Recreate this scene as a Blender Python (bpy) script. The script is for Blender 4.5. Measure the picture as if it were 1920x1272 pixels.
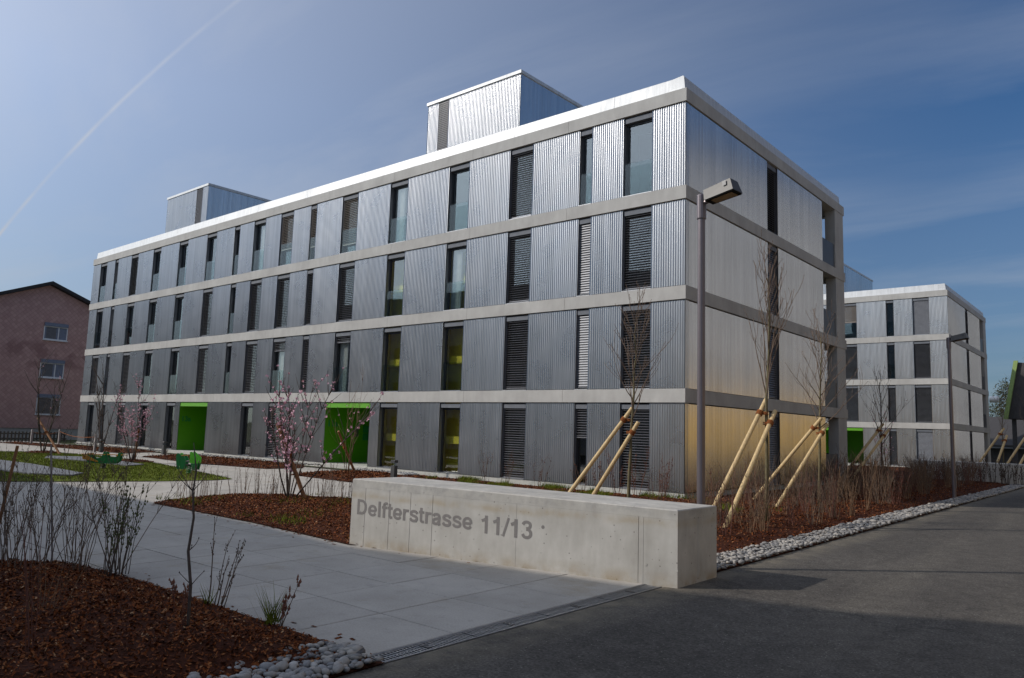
import bpy, bmesh, math, random
import numpy as np
from mathutils import Vector, Matrix, geometry

SC = bpy.context.scene
COL = SC.collection
rad = math.radians
for o in list(bpy.data.objects):
    bpy.data.objects.remove(o)

# ------------------------------------------------------------------ camera
CAM = np.array([9.744, -18.745, 1.699]); YAW, PITCH, ROLL, FPX = -0.705, 0.1183, 0.0315, 1426.88
_f = np.array([math.sin(YAW)*math.cos(PITCH), math.cos(YAW)*math.cos(PITCH), math.sin(PITCH)])
_r = np.array([math.cos(YAW), -math.sin(YAW), 0.0]); _u = np.cross(_r, _f)
RX = math.cos(ROLL)*_r + math.sin(ROLL)*_u
UX = -math.sin(ROLL)*_r + math.cos(ROLL)*_u
cd = bpy.data.cameras.new('camera'); cam = bpy.data.objects.new('camera', cd); COL.objects.link(cam)
cd.sensor_fit = 'HORIZONTAL'; cd.sensor_width = 36.0; cd.lens = FPX/1920*36.0
cd.clip_start = 0.1; cd.clip_end = 3000
cam.matrix_world = Matrix(((RX[0], UX[0], -_f[0], CAM[0]), (RX[1], UX[1], -_f[1], CAM[1]),
                           (RX[2], UX[2], -_f[2], CAM[2]), (0, 0, 0, 1)))
SC.camera = cam
SC.cycles.transparent_max_bounces = 24

def pray(x, y):
    return _f + RX*(x-960)/FPX + UX*(636-y)/FPX
def G(x, y, z=0.0):            # photo pixel -> point on the ground
    d = pray(x, y); P = CAM + d*(z-CAM[2])/d[2]
    return (float(P[0]), float(P[1]))

# ------------------------------------------------------------------ world, sun, exposure
SUN_EL, SUN_AZ = 31.0, 43.0     # light travels towards azimuth 43 deg (from +X to +Y)
travel = Vector((math.cos(rad(SUN_AZ))*math.cos(rad(SUN_EL)), math.sin(rad(SUN_AZ))*math.cos(rad(SUN_EL)), -math.sin(rad(SUN_EL))))
W = bpy.data.worlds.new('World'); SC.world = W; W.use_nodes = True
wt = W.node_tree; wn = wt.nodes; wn.clear()
def N(t, ty, **kw):
    n = t.nodes.new(ty)
    for k, v in kw.items():
        if k in n.inputs.keys(): n.inputs[k].default_value = v
        else: setattr(n, k, v)
    return n
def mth(t, op, a, b=None, c=None, clamp=False):
    n = t.nodes.new('ShaderNodeMath'); n.operation = op; n.use_clamp = clamp
    for i, v in enumerate((a, b, c)):
        if v is None: continue
        if isinstance(v, (int, float)): n.inputs[i].default_value = v
        else: t.links.new(v, n.inputs[i])
    return n.outputs[0]
def ramp(t, fac, stops, interp='LINEAR'):
    n = t.nodes.new('ShaderNodeValToRGB'); cr = n.color_ramp; cr.interpolation = interp
    while len(cr.elements) < len(stops): cr.elements.new(0.5)
    for e, (p, c) in zip(cr.elements, stops):
        e.position = p; e.color = (c[0], c[1], c[2], 1) if not isinstance(c, (int, float)) else (c, c, c, 1)
    t.links.new(fac, n.inputs[0]); return n.outputs[0]
def vmath(t, op, a, b=None):
    n = t.nodes.new('ShaderNodeVectorMath'); n.operation = op
    for i, v in enumerate((a, b)):
        if v is None: continue
        if isinstance(v, (tuple, list, Vector)): n.inputs[i].default_value = v
        else: t.links.new(v, n.inputs[i])
    return n
def mixc(t, fac, a, b, mode='MIX'):
    n = t.nodes.new('ShaderNodeMix'); n.data_type = 'RGBA'; n.blend_type = mode
    for s, v in ((n.inputs['Factor'], fac), (n.inputs['A'], a), (n.inputs['B'], b)):
        if isinstance(v, (int, float)): s.default_value = v
        elif isinstance(v, (tuple, list)): s.default_value = (v[0], v[1], v[2], 1)
        else: t.links.new(v, s)
    return n.outputs['Result']
sky = wn.new('ShaderNodeTexSky'); sky.sky_type = 'NISHITA'; sky.sun_disc = False
sky.sun_elevation = rad(SUN_EL); sky.sun_rotation = math.atan2(-travel.x, -travel.y)
sky.air_density = 1.0; sky.dust_density = 1.8; sky.ozone_density = 2.5; sky.altitude = 400
tc = wn.new('ShaderNodeTexCoord'); dirn = tc.outputs['Generated']
sep = wn.new('ShaderNodeSeparateXYZ'); wt.links.new(dirn, sep.inputs[0])
zc = mth(wt, 'MAXIMUM', sep.outputs['Z'], 0.03)
cb = wn.new('ShaderNodeCombineXYZ')
wt.links.new(mth(wt, 'DIVIDE', sep.outputs['X'], mth(wt, 'ADD', zc, 0.12)), cb.inputs[0])
wt.links.new(mth(wt, 'DIVIDE', sep.outputs['Y'], mth(wt, 'ADD', zc, 0.12)), cb.inputs[1])
mp = wn.new('ShaderNodeMapping'); mp.inputs['Rotation'].default_value = (0, 0, rad(-62)); mp.inputs['Scale'].default_value = (0.55, 1.5, 1)
wt.links.new(cb.outputs[0], mp.inputs[0])
n1 = N(wt, 'ShaderNodeTexNoise', Scale=1.15, Detail=9.0, Roughness=0.58, Distortion=0.5); wt.links.new(mp.outputs[0], n1.inputs['Vector'])
n2 = N(wt, 'ShaderNodeTexNoise', Scale=0.5, Detail=3.0); wt.links.new(cb.outputs[0], n2.inputs['Vector'])
cir = mth(wt, 'MULTIPLY', ramp(wt, n1.outputs['Fac'], [(0.43, 0.0), (0.72, 1.0)]), ramp(wt, n2.outputs['Fac'], [(0.40, 0.2), (0.58, 1.0)]))
# contrail along a great circle
d1 = Vector((-0.943, 0.260, 0.208)).normalized(); d2 = Vector((-0.830, 0.371, 0.415)).normalized()
cn = d1.cross(d2).normalized()
wob = N(wt, 'ShaderNodeTexNoise', Scale=5.0, Detail=4.0); wt.links.new(dirn, wob.inputs['Vector'])
along = vmath(wt, 'DOT_PRODUCT', dirn, (d2-d1*d1.dot(d2)).normalized()).outputs['Value']
bow = mth(wt, 'MULTIPLY', mth(wt, 'MULTIPLY', along, mth(wt, 'SUBTRACT', along, 0.25)), -0.3)
dist = mth(wt, 'ABSOLUTE', mth(wt, 'ADD', mth(wt, 'ADD', vmath(wt, 'DOT_PRODUCT', dirn, cn).outputs['Value'], bow), mth(wt, 'MULTIPLY', mth(wt, 'SUBTRACT', wob.outputs['Fac'], 0.5), 0.005)))
core = mth(wt, 'SUBTRACT', 1.0, mth(wt, 'DIVIDE', dist, mth(wt, 'ADD', 0.0026, mth(wt, 'MULTIPLY', mth(wt, 'ABSOLUTE', along), 0.002))), clamp=True)
brk = N(wt, 'ShaderNodeTexNoise', Scale=9.0, Detail=3.0); wt.links.new(dirn, brk.inputs['Vector'])
trail = mth(wt, 'MULTIPLY', mth(wt, 'MULTIPLY', core, ramp(wt, along, [(0.05, 0.8), (0.38, 0.25), (0.5, 0.0)])), ramp(wt, brk.outputs['Fac'], [(0.36, 0.25), (0.6, 1.0)]))
veil = mth(wt, 'ADD', mth(wt, 'MULTIPLY', cir, 0.33), mth(wt, 'MULTIPLY', trail, 1.25), clamp=True)
hz = ramp(wt, sep.outputs['Z'], [(0.0, 0.55), (0.15, 0.32), (0.38, 0.0)])
# thin spring haze: whitens and brightens the sky smoothly towards the sun
sdot = vmath(wt, 'DOT_PRODUCT', dirn, -travel).outputs['Value']
wide = mth(wt, 'POWER', mth(wt, 'MAXIMUM', mth(wt, 'ADD', sdot, 0.3), 0.0), 1.3)
tight = mth(wt, 'POWER', mth(wt, 'MAXIMUM', sdot, 0.0), 6.0)
glow = mth(wt, 'ADD', mth(wt, 'MULTIPLY', wide, 2.55), mth(wt, 'MULTIPLY', tight, 5.5))
gv = vmath(wt, 'SCALE', (1.0, 1.0, 1.02)); wt.links.new(glow, gv.inputs['Scale'])
skyb = vmath(wt, 'ADD', mixc(wt, 1.0, sky.outputs[0], (0.28, 0.46, 0.62), 'MULTIPLY'), gv.outputs[0]).outputs[0]
skyc = mixc(wt, veil, skyb, (4.4, 4.6, 5.0))
skyc = mixc(wt, hz, skyc, (1.6, 1.8, 2.1))
bg = wn.new('ShaderNodeBackground'); bg.inputs['Strength'].default_value = 0.14
wt.links.new(skyc, bg.inputs['Color'])
wo = wn.new('ShaderNodeOutputWorld'); wt.links.new(bg.outputs[0], wo.inputs['Surface'])
sl = bpy.data.lights.new('sun', 'SUN'); sl.energy = 3.4; sl.angle = rad(0.53); sl.color = (1.0, 0.93, 0.84)
so = bpy.data.objects.new('sun', sl); COL.objects.link(so); so.rotation_euler = travel.to_track_quat('-Z', 'Y').to_euler(); so.location = (-30, -30, 40)
vs = SC.view_settings; vs.view_transform = 'Standard'; vs.look = 'None'; vs.gamma = 1.0; vs.exposure = -0.05; vs.use_curve_mapping = False

# ------------------------------------------------------------------ helpers
class MB:
    def __init__(s): s.v = []; s.f = []
    def add(s, vs, fs):
        b = len(s.v); s.v += [tuple(map(float, q)) for q in vs]; s.f += [tuple(b+i for i in f) for f in fs]; return s
    def box(s, x0, x1, y0, y1, z0, z1):
        return s.add([(x0,y0,z0),(x1,y0,z0),(x1,y1,z0),(x0,y1,z0),(x0,y0,z1),(x1,y0,z1),(x1,y1,z1),(x0,y1,z1)],
                     [(0,3,2,1),(4,5,6,7),(0,1,5,4),(1,2,6,5),(2,3,7,6),(3,0,4,7)])
    def cbox(s, x0, x1, y0, y1, z0, z1, c=0.01):      # box with chamfered top edges
        return s.add([(x0,y0,z0),(x1,y0,z0),(x1,y1,z0),(x0,y1,z0),(x0,y0,z1-c),(x1,y0,z1-c),(x1,y1,z1-c),(x0,y1,z1-c),
                      (x0+c,y0+c,z1),(x1-c,y0+c,z1),(x1-c,y1-c,z1),(x0+c,y1-c,z1)],
                     [(0,3,2,1),(8,9,10,11),(0,1,5,4),(1,2,6,5),(2,3,7,6),(3,0,4,7),(4,5,9,8),(5,6,10,9),(6,7,11,10),(7,4,8,11)])
    def tube(s, pts, rs, n=6, cap=True):
        pts = [Vector(p) for p in pts]; b = len(s.v); k = len(pts)
        if not hasattr(rs, '__len__'): rs = [rs]*k
        for i, p in enumerate(pts):
            d = (pts[min(i+1, k-1)]-pts[max(i-1, 0)])
            if d.length < 1e-9: d = Vector((0,0,1))
            d.normalize(); a = d.orthogonal().normalized() if i == 0 else (pa - d*pa.dot(d)).normalized(); pa = a; c = d.cross(a)
            for j in range(n):
                t = 2*math.pi*j/n; q = p + (a*math.cos(t)+c*math.sin(t))*rs[i]; s.v.append((q.x, q.y, q.z))
        for i in range(k-1):
            for j in range(n):
                j2 = (j+1) % n; s.f.append((b+i*n+j, b+i*n+j2, b+(i+1)*n+j2, b+(i+1)*n+j))
        if cap:
            s.f.append(tuple(b+j for j in reversed(range(n)))); s.f.append(tuple(b+(k-1)*n+j for j in range(n)))
        return s
    def prism(s, poly, z0, z1):
        n = len(poly); vs = [(x, y, z0) for x, y in poly]+[(x, y, z1) for x, y in poly]
        return s.add(vs, [tuple(reversed(range(n))), tuple(range(n, 2*n))]+[(i, (i+1) % n, n+(i+1) % n, n+i) for i in range(n)])
    def prof(s, poly, t0, t1, axis='y'):               # outline in (a,z), extruded along axis
        n = len(poly)
        vs = [((a, t, z) if axis == 'y' else (t, a, z)) for t in (t0, t1) for a, z in poly]
        return s.add(vs, [tuple(range(n)), tuple(reversed(range(n, 2*n)))]+[(i, n+i, n+(i+1) % n, (i+1) % n) for i in range(n)])
    def mesh(s, name, m=None, smooth=False):
        me = bpy.data.meshes.new(name); me.from_pydata(s.v, [], s.f)
        if m: me.materials.append(m)
        if smooth: me.polygons.foreach_set('use_smooth', [True]*len(me.polygons))
        me.update(); return me
    def obj(s, name, m=None, parent=None, loc=None, smooth=False):
        return link(name, s.mesh(name, m, smooth), parent, loc)
def link(name, me, parent=None, loc=None, rz=None):
    o = bpy.data.objects.new(name, me); COL.objects.link(o)
    if parent is not None: o.parent = parent
    if loc is not None: o.location = loc
    if rz is not None: o.rotation_euler = (0, 0, rz)
    return o
def tag(o, label=None, cat=None, group=None, kind=None):
    if label: o['label'] = label
    if cat: o['category'] = cat
    if group: o['group'] = group
    if kind: o['kind'] = kind
    return o
def thing(name, label, cat, loc=(0,0,0), rz=0.0, group=None):
    o = bpy.data.objects.new(name, None); o.empty_display_size = 0.3; COL.objects.link(o); o.location = loc; o.rotation_euler = (0, 0, rz)
    return tag(o, label, cat, group)
def fastmesh(name, V, F, m, smooth=False):             # numpy verts + equal-size faces
    me = bpy.data.meshes.new(name); k = F.shape[1]
    me.vertices.add(len(V)); me.vertices.foreach_set('co', np.ascontiguousarray(V, dtype=np.float32).ravel())
    me.loops.add(F.size); me.loops.foreach_set('vertex_index', np.ascontiguousarray(F, dtype=np.int32).ravel())
    me.polygons.add(len(F)); me.polygons.foreach_set('loop_start', np.arange(0, F.size, k, dtype=np.int32))
    me.polygons.foreach_set('loop_total', np.full(len(F), k, dtype=np.int32))
    if smooth: me.polygons.foreach_set('use_smooth', np.ones(len(F), dtype=bool))
    me.update(calc_edges=True); me.validate(); me.materials.append(m); return me

# ------------------------------------------------------------------ materials
def new_mat(name):
    m = bpy.data.materials.new(name); m.use_nodes = True; t = m.node_tree; t.nodes.clear()
    out = t.nodes.new('ShaderNodeOutputMaterial'); b = t.nodes.new('ShaderNodeBsdfPrincipled'); t.links.new(b.outputs[0], out.inputs[0])
    return m, t, b
def coord(t, scale=(1,1,1), kind='Object'):
    c = t.nodes.new('ShaderNodeTexCoord'); mpn = t.nodes.new('ShaderNodeMapping'); mpn.inputs['Scale'].default_value = scale
    t.links.new(c.outputs[kind], mpn.inputs[0]); return mpn.outputs[0]
def noise(t, vec, scale, detail=4, rough=0.55, out='Fac'):
    n = N(t, 'ShaderNodeTexNoise', Scale=float(scale), Detail=float(detail), Roughness=float(rough)); t.links.new(vec, n.inputs['Vector']); return n.outputs[out]
def bump(t, b, h, strength=0.3, distance=0.01):
    n = t.nodes.new('ShaderNodeBump'); n.inputs['Strength'].default_value = strength; n.inputs['Distance'].default_value = distance
    t.links.new(h, n.inputs['Height']); t.links.new(n.outputs[0], b.inputs['Normal'])
def geo(t):
    return t.nodes.new('ShaderNodeNewGeometry').outputs['Position']
def simple(name, col, rough=0.6, metal=0.0, var=0.12, scale=6.0, bmp=0.0, bscale=60, rnd=0.0, sv=(1,1,1)):
    m, t, b = new_mat(name); mp_ = t.nodes.new('ShaderNodeMapping'); mp_.inputs['Scale'].default_value = sv
    t.links.new(geo(t), mp_.inputs[0]); v = mp_.outputs[0]
    c = mixc(t, ramp(t, noise(t, v, scale, 6), [(0.3, 0.0), (0.7, 1.0)]), tuple(x*(1-var) for x in col), tuple(min(1, x*(1+var)) for x in col))
    if rnd:
        oi = t.nodes.new('ShaderNodeObjectInfo'); g = ramp(t, oi.outputs['Random'], [(0, 1-rnd), (1, 1+rnd)])
        c = mixc(t, 1.0, c, g, 'MULTIPLY')
    t.links.new(c, b.inputs['Base Color']); b.inputs['Roughness'].default_value = rough; b.inputs['Metallic'].default_value = metal
    if rough >= 0.9: b.inputs['Specular IOR Level'].default_value = 0.1
    if bmp: bump(t, b, noise(t, v, bscale, 4), bmp, 0.01)
    return m
M = {}
ANIROT = 0.0
# corrugated aluminium: slight tone change sheet to sheet, vertical streaks, rib shading painted in
def alu(name, base, r0, r1, metal=1.0, rnd=0.05, aniso=0.0):
    m, t, b = new_mat(name); g = geo(t)
    mp_ = t.nodes.new('ShaderNodeMapping'); mp_.inputs['Scale'].default_value = (3.0, 3.0, 0.35); t.links.new(g, mp_.inputs[0])
    n = noise(t, mp_.outputs[0], 2.5, 6); oi = t.nodes.new('ShaderNodeObjectInfo')
    c = mixc(t, ramp(t, n, [(0.3, 0), (0.7, 1)]), tuple(x*0.93 for x in base), base)
    c = mixc(t, 1.0, c, ramp(t, oi.outputs['Random'], [(0, 1-rnd), (1, 1.0)]), 'MULTIPLY')
    ms = t.nodes.new('ShaderNodeMapping'); ms.inputs['Scale'].default_value = (5.0, 5.0, 0.05); t.links.new(g, ms.inputs[0])
    c = mixc(t, 1.0, c, ramp(t, noise(t, ms.outputs[0], 1.7, 5, 0.7), [(0.32, 0.80), (0.66, 1.06)]), 'MULTIPLY')  # fine streaks put the ribs' light and dark lines into the colour
    t.links.new(c, b.inputs['Base Color']); b.inputs['Metallic'].default_value = metal
    t.links.new(ramp(t, noise(t, g, 0.9, 4), [(0.3, r0), (0.7, r1)]), b.inputs['Roughness'])
    if aniso:                       # rolled sheet: highlights smear along the ribs
        b.inputs['Anisotropic'].default_value = aniso; tg = t.nodes.new('ShaderNodeCombineXYZ'); tg.inputs[2].default_value = 1.0
        b.inputs['Anisotropic Rotation'].default_value = ANIROT; t.links.new(tg.outputs[0], b.inputs['Tangent'])
    return m
M['alu'] = alu('corrugated_aluminium', (0.50, 0.502, 0.51), 0.26, 0.31, aniso=0.6, rnd=0.12)
M['alu_side'] = alu('corrugated_aluminium_end', (0.68, 0.68, 0.685), 0.19, 0.24, aniso=0.3)  # same sheet as the front, base colour raised to brighten the shaded end
M['parapet'] = alu('parapet_metal', (0.56, 0.57, 0.58), 0.5, 0.6, 0.25)
M['reveal'] = alu('reveal_metal', (0.33, 0.34, 0.36), 0.4, 0.5, 0.8)
M['slat'] = simple('blind_slat', (0.17, 0.17, 0.185), 0.4, 0.5)
M['slat_light'] = simple('pale_blind_slat', (0.13, 0.135, 0.15), 0.45, 0.3)
M['slat_beige'] = simple('beige_blind_slat', (0.42, 0.37, 0.33), 0.5, 0.2)
M['frame'] = simple('window_frame', (0.045, 0.047, 0.052), 0.45, 0.3)
M['headbox'] = simple('blind_box', (0.11, 0.12, 0.14), 0.75, 0.0)
M['core'] = simple('dark_backing', (0.05, 0.05, 0.055), 0.8)
M['dark'] = simple('dark_interior', (0.025, 0.024, 0.024), 0.9)
M['room'] = simple('room_wall', (0.15, 0.145, 0.135), 0.9)
M['yellow'] = simple('yellow_stairwell', (0.80, 0.66, 0.03), 0.6)
M['curtain'] = simple('curtain_cloth', (0.72, 0.70, 0.70), 0.9)
M['green'] = simple('lime_green_paint', (0.09, 0.30, 0.005), 0.45, var=0.03)
M['green_dk'] = simple('dark_green_board', (0.02, 0.20, 0.06), 0.4)
M['green_lt'] = simple('bright_green_board', (0.13, 0.56, 0.04), 0.4)
M['plinth'] = simple('plinth_concrete', (0.40, 0.39, 0.36), 0.85, bmp=0.2)
def glass(name, f0=.1, tint=(1,1,1)):                  # thin pane: Schlick reflection over clear transmission, same from both faces
    m = bpy.data.materials.new(name); m.use_nodes = True; t = m.node_tree; t.nodes.clear()
    out = t.nodes.new('ShaderNodeOutputMaterial'); mx = t.nodes.new('ShaderNodeMixShader'); ge = t.nodes.new('ShaderNodeNewGeometry')
    cs = mth(t, 'ABSOLUTE', vmath(t, 'DOT_PRODUCT', ge.outputs['Incoming'], ge.outputs['Normal']).outputs['Value'])
    fr = mth(t, 'ADD', f0, mth(t, 'MULTIPLY', 1-f0, mth(t, 'POWER', mth(t, 'SUBTRACT', 1.0, cs, clamp=True), 5.0)), clamp=True)
    tr = t.nodes.new('ShaderNodeBsdfTransparent'); tr.inputs[0].default_value = (*tint, 1); gl = t.nodes.new('ShaderNodeBsdfGlossy'); gl.inputs['Roughness'].default_value = 0.015
    wv = noise(t, geo(t), 1.6, 1); bn = t.nodes.new('ShaderNodeBump'); bn.inputs['Strength'].default_value = 0.05; bn.inputs['Distance'].default_value = 0.02
    t.links.new(wv, bn.inputs['Height']); t.links.new(bn.outputs[0], gl.inputs['Normal'])
    t.links.new(fr, mx.inputs[0]); t.links.new(tr.outputs[0], mx.inputs[1]); t.links.new(gl.outputs[0], mx.inputs[2]); t.links.new(mx.outputs[0], out.inputs[0])
    return m
M['glass'] = glass('window_glass', 0.13, (0.80, 0.83, 0.82))
M['rail_glass'] = glass('balustrade_glass', 0.03, (0.84, 0.89, 0.89))
def concrete(name, lo, hi, scale=1.4, pores=True, streak=True, rough=0.8):
    m, t, b = new_mat(name); g = geo(t)
    mp_ = t.nodes.new('ShaderNodeMapping'); mp_.inputs['Scale'].default_value = (1, 1, 0.3); t.links.new(g, mp_.inputs[0])
    a = noise(t, g, scale, 8, 0.6); s = noise(t, mp_.outputs[0], scale*5, 5, 0.6)
    f = mth(t, 'ADD', mth(t, 'MULTIPLY', a, 0.65), mth(t, 'MULTIPLY', s, 0.35))
    c = mixc(t, ramp(t, f, [(0.36, 0), (0.64, 1)]), lo, hi)
    if pores:
        vo = N(t, 'ShaderNodeTexVoronoi', Scale=13.0); t.links.new(g, vo.inputs['Vector'])
        big = noise(t, g, 2.2, 2)
        p = mth(t, 'MULTIPLY', ramp(t, vo.outputs['Distance'], [(0.08, 1.0), (0.15, 0.0)]), ramp(t, big, [(0.44, 0), (0.52, 1)]))
        c = mixc(t, mth(t, 'MULTIPLY', p, 0.7), c, (0.10, 0.095, 0.09))
    t.links.new(c, b.inputs['Base Color']); b.inputs['Roughness'].default_value = rough; b.inputs['Specular IOR Level'].default_value = 0.12
    bump(t, b, noise(t, g, 90, 5, 0.7), 0.15, 0.004); return m, t, b, c
M['band'] = concrete('precast_concrete', (0.32, 0.31, 0.295), (0.42, 0.41, 0.39), 0.8, pores=False)[0]
def wall_concrete():
    m, t, b, c = concrete('fair_faced_concrete', (0.36, 0.34, 0.305), (0.50, 0.48, 0.44), 1.6)
    g = geo(t); se = t.nodes.new('ShaderNodeSeparateXYZ'); t.links.new(g, se.inputs[0])
    w = noise(t, g, 2.0, 4); z = mth(t, 'ADD', se.outputs['Z'], mth(t, 'MULTIPLY', mth(t, 'SUBTRACT', w, 0.5), 0.10))
    # ochre stain along the pour line and rust-brown soiling near the foot
    st = ramp(t, z, [(0.63, 0), (0.68, 1), (0.70, 1), (0.76, 0)]); ft = ramp(t, z, [(0.02, 1), (0.16, 0)])
    pn = ramp(t, noise(t, g, 3.5, 5), [(0.4, 0), (0.62, 1)])
    c = mixc(t, mth(t, 'MULTIPLY', mth(t, 'MULTIPLY', st, pn), 0.55), c, (0.36, 0.29, 0.19))
    c = mixc(t, mth(t, 'MULTIPLY', mth(t, 'MULTIPLY', ft, pn), 0.6), c, (0.27, 0.20, 0.11))
    dk = mth(t, 'MULTIPLY', ramp(t, z, [(0.76, 0), (0.80, 1)]), ramp(t, noise(t, g, 5, 7, 0.7), [(0.45, 0), (0.65, 1)]))
    c = mixc(t, mth(t, 'MULTIPLY', dk, 0.5), c, (0.24, 0.235, 0.23))
    t.links.new(c, b.inputs['Base Color']); return m
M['wallconc'] = wall_concrete()
M['letter'] = simple('grey_lettering', (0.19, 0.175, 0.165), 0.8, var=0.1, scale=40)
def paving():
    m, t, b = new_mat('paving_concrete'); g = geo(t); oi = t.nodes.new('ShaderNodeObjectInfo')
    c = mixc(t, ramp(t, noise(t, g, 1.3, 8, 0.62), [(0.3, 0), (0.7, 1)]), (0.355, 0.33, 0.295), (0.45, 0.42, 0.38))
    c = mixc(t, 1.0, c, ramp(t, oi.outputs['Random'], [(0, 0.93), (1, 1.05)]), 'MULTIPLY')
    stn = mth(t, 'MULTIPLY', ramp(t, noise(t, g, 0.9, 5, 0.7), [(0.57, 0), (0.72, 1)]), 0.5)
    c = mixc(t, stn, c, (0.27, 0.22, 0.14))
    c = mixc(t, mth(t, 'MULTIPLY', ramp(t, noise(t, g, 4.5, 6, 0.7), [(0.55, 0), (0.7, 1)]), 0.35), c, (0.20, 0.195, 0.185))
    sp = ramp(t, noise(t, g, 55, 7, 0.75), [(0.3, 0.80), (0.65, 1.08)]); c = mixc(t, 1.0, c, sp, 'MULTIPLY')
    t.links.new(c, b.inputs['Base Color']); b.inputs['Roughness'].default_value = 0.85; b.inputs['Specular IOR Level'].default_value = 0.15; bump(t, b, noise(t, g, 140, 3), 0.12, 0.003); return m
M['paving'] = paving()
M['joint'] = simple('joint_sand', (0.028, 0.025, 0.022), 0.95)
def asphalt():
    m, t, b = new_mat('asphalt'); g = geo(t)
    big = noise(t, g, 0.35, 6, 0.6); mp_ = t.nodes.new('ShaderNodeMapping'); mp_.inputs['Scale'].default_value = (1.0, 0.12, 1); t.links.new(g, mp_.inputs[0])
    stk = noise(t, mp_.outputs[0], 1.2, 4)
    c = mixc(t, ramp(t, big, [(0.3, 0), (0.7, 1)]), (0.056, 0.051, 0.046), (0.086, 0.078, 0.069))
    c = mixc(t, mth(t, 'MULTIPLY', ramp(t, stk, [(0.5, 0), (0.7, 1)]), 0.5), c, (0.115, 0.104, 0.088))
    vo = N(t, 'ShaderNodeTexVoronoi', Scale=38.0); t.links.new(g, vo.inputs['Vector'])
    ag = noise(t, g, 42, 8, 0.75); c = mixc(t, 1.0, c, ramp(t, ag, [(0.32, 0.35), (0.5, 1.0), (0.68, 1.9)]), 'MULTIPLY')
    md = noise(t, g, 5.0, 7, 0.7); c = mixc(t, 1.0, c, ramp(t, md, [(0.33, 0.78), (0.67, 1.22)]), 'MULTIPLY')
    lt = mth(t, 'MULTIPLY', ramp(t, vo.outputs['Distance'], [(0.16, 1), (0.26, 0)]), ramp(t, noise(t, g, 17, 2), [(0.56, 0), (0.62, 1)]))
    c = mixc(t, mth(t, 'MULTIPLY', lt, 0.75), c, (0.30, 0.285, 0.25))
    cx = N(t, 'ShaderNodeTexVoronoi', Scale=0.33, feature='DISTANCE_TO_EDGE'); wv = vmath(t, 'ADD', g, None); dn = t.nodes.new('ShaderNodeTexNoise'); dn.inputs['Scale'].default_value = 1.3; dn.inputs['Detail'].default_value = 6; t.links.new(g, dn.inputs['Vector'])
    sc_ = t.nodes.new('ShaderNodeVectorMath'); sc_.operation = 'SCALE'; sc_.inputs['Scale'].default_value = 1.6; t.links.new(dn.outputs['Color'], sc_.inputs[0]); t.links.new(sc_.outputs[0], wv.inputs[1]); t.links.new(wv.outputs[0], cx.inputs['Vector'])
    ck = mth(t, 'MULTIPLY', ramp(t, cx.outputs['Distance'], [(0.0, 1), (0.007, 0)]), ramp(t, noise(t, g, 0.25, 3), [(0.5, 0), (0.58, 1)]))
    c = mixc(t, mth(t, 'MULTIPLY', ck, 0.6), c, (0.025, 0.024, 0.023))
    se = t.nodes.new('ShaderNodeSeparateXYZ'); t.links.new(g, se.inputs[0])   # dusty silt along the gutter edge
    ed = mth(t, 'MULTIPLY', ramp(t, mth(t, 'SUBTRACT', se.outputs['X'], 5.41), [(0.0, 1), (0.55, 0)]), ramp(t, noise(t, g, 3.0, 6, 0.65), [(0.35, 0), (0.65, 1)]))
    c = mixc(t, mth(t, 'MULTIPLY', ed, 0.75), c, (0.22, 0.19, 0.14))
    t.links.new(c, b.inputs['Base Color']); b.inputs['Roughness'].default_value = 0.88; b.inputs['Specular IOR Level'].default_value = 0.2; bump(t, b, ag, 0.6, 0.008); return m
M['asphalt'] = asphalt()
M['soil'] = simple('mulch_soil', (0.050, 0.016, 0.008), 0.95, var=0.5, scale=30, bmp=0.9, bscale=45)
def chipmat(name, cols):
    m, t, b = new_mat(name); g = geo(t)
    vo = N(t, 'ShaderNodeTexVoronoi', Scale=40.0); t.links.new(g, vo.inputs['Vector']); sp = t.nodes.new('ShaderNodeSeparateColor'); t.links.new(vo.outputs['Color'], sp.inputs[0])
    t.links.new(ramp(t, sp.outputs[0], cols), b.inputs['Base Color']); b.inputs['Roughness'].default_value = 0.9; b.inputs['Specular IOR Level'].default_value = 0.1; return m
M['chip'] = chipmat('bark_chip', [(0.0, (0.025, 0.008, 0.004)), (0.4, (0.10, 0.027, 0.009)), (0.8, (0.20, 0.060, 0.018)), (0.95, (0.27, 0.11, 0.042)), (1.0, (0.46, 0.30, 0.17))])
M['blade'] = chipmat('grass_blade', [(0.0, (0.06, 0.085, 0.006)), (0.6, (0.11, 0.14, 0.010)), (1.0, (0.17, 0.17, 0.03))])
M['lawn'] = simple('lawn_soil', (0.10, 0.125, 0.012), 0.95, var=0.3, scale=3.5, bmp=0.5, bscale=60)
M['bluepave'] = simple('blue_grey_rubber_mat', (0.13, 0.135, 0.15), 0.85, var=0.12)
def cobblemat():
    m, t, b = new_mat('river_cobble'); oi = t.nodes.new('ShaderNodeObjectInfo'); g = geo(t)
    c = ramp(t, oi.outputs['Random'], [(0.0, (0.17, 0.172, 0.18)), (0.3, (0.30, 0.295, 0.29)), (0.55, (0.24, 0.22, 0.20)), (0.8, (0.40, 0.39, 0.37)), (1.0, (0.32, 0.25, 0.20))])
    c = mixc(t, 1.0, c, ramp(t, noise(t, g, 28, 6, 0.65), [(0.3, 0.72), (0.7, 1.12)]), 'MULTIPLY')
    t.links.new(c, b.inputs['Base Color']); b.inputs['Roughness'].default_value = 0.75; bump(t, b, noise(t, g, 70, 4), 0.2, 0.004); return m
M['cobble'] = cobblemat()
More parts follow.
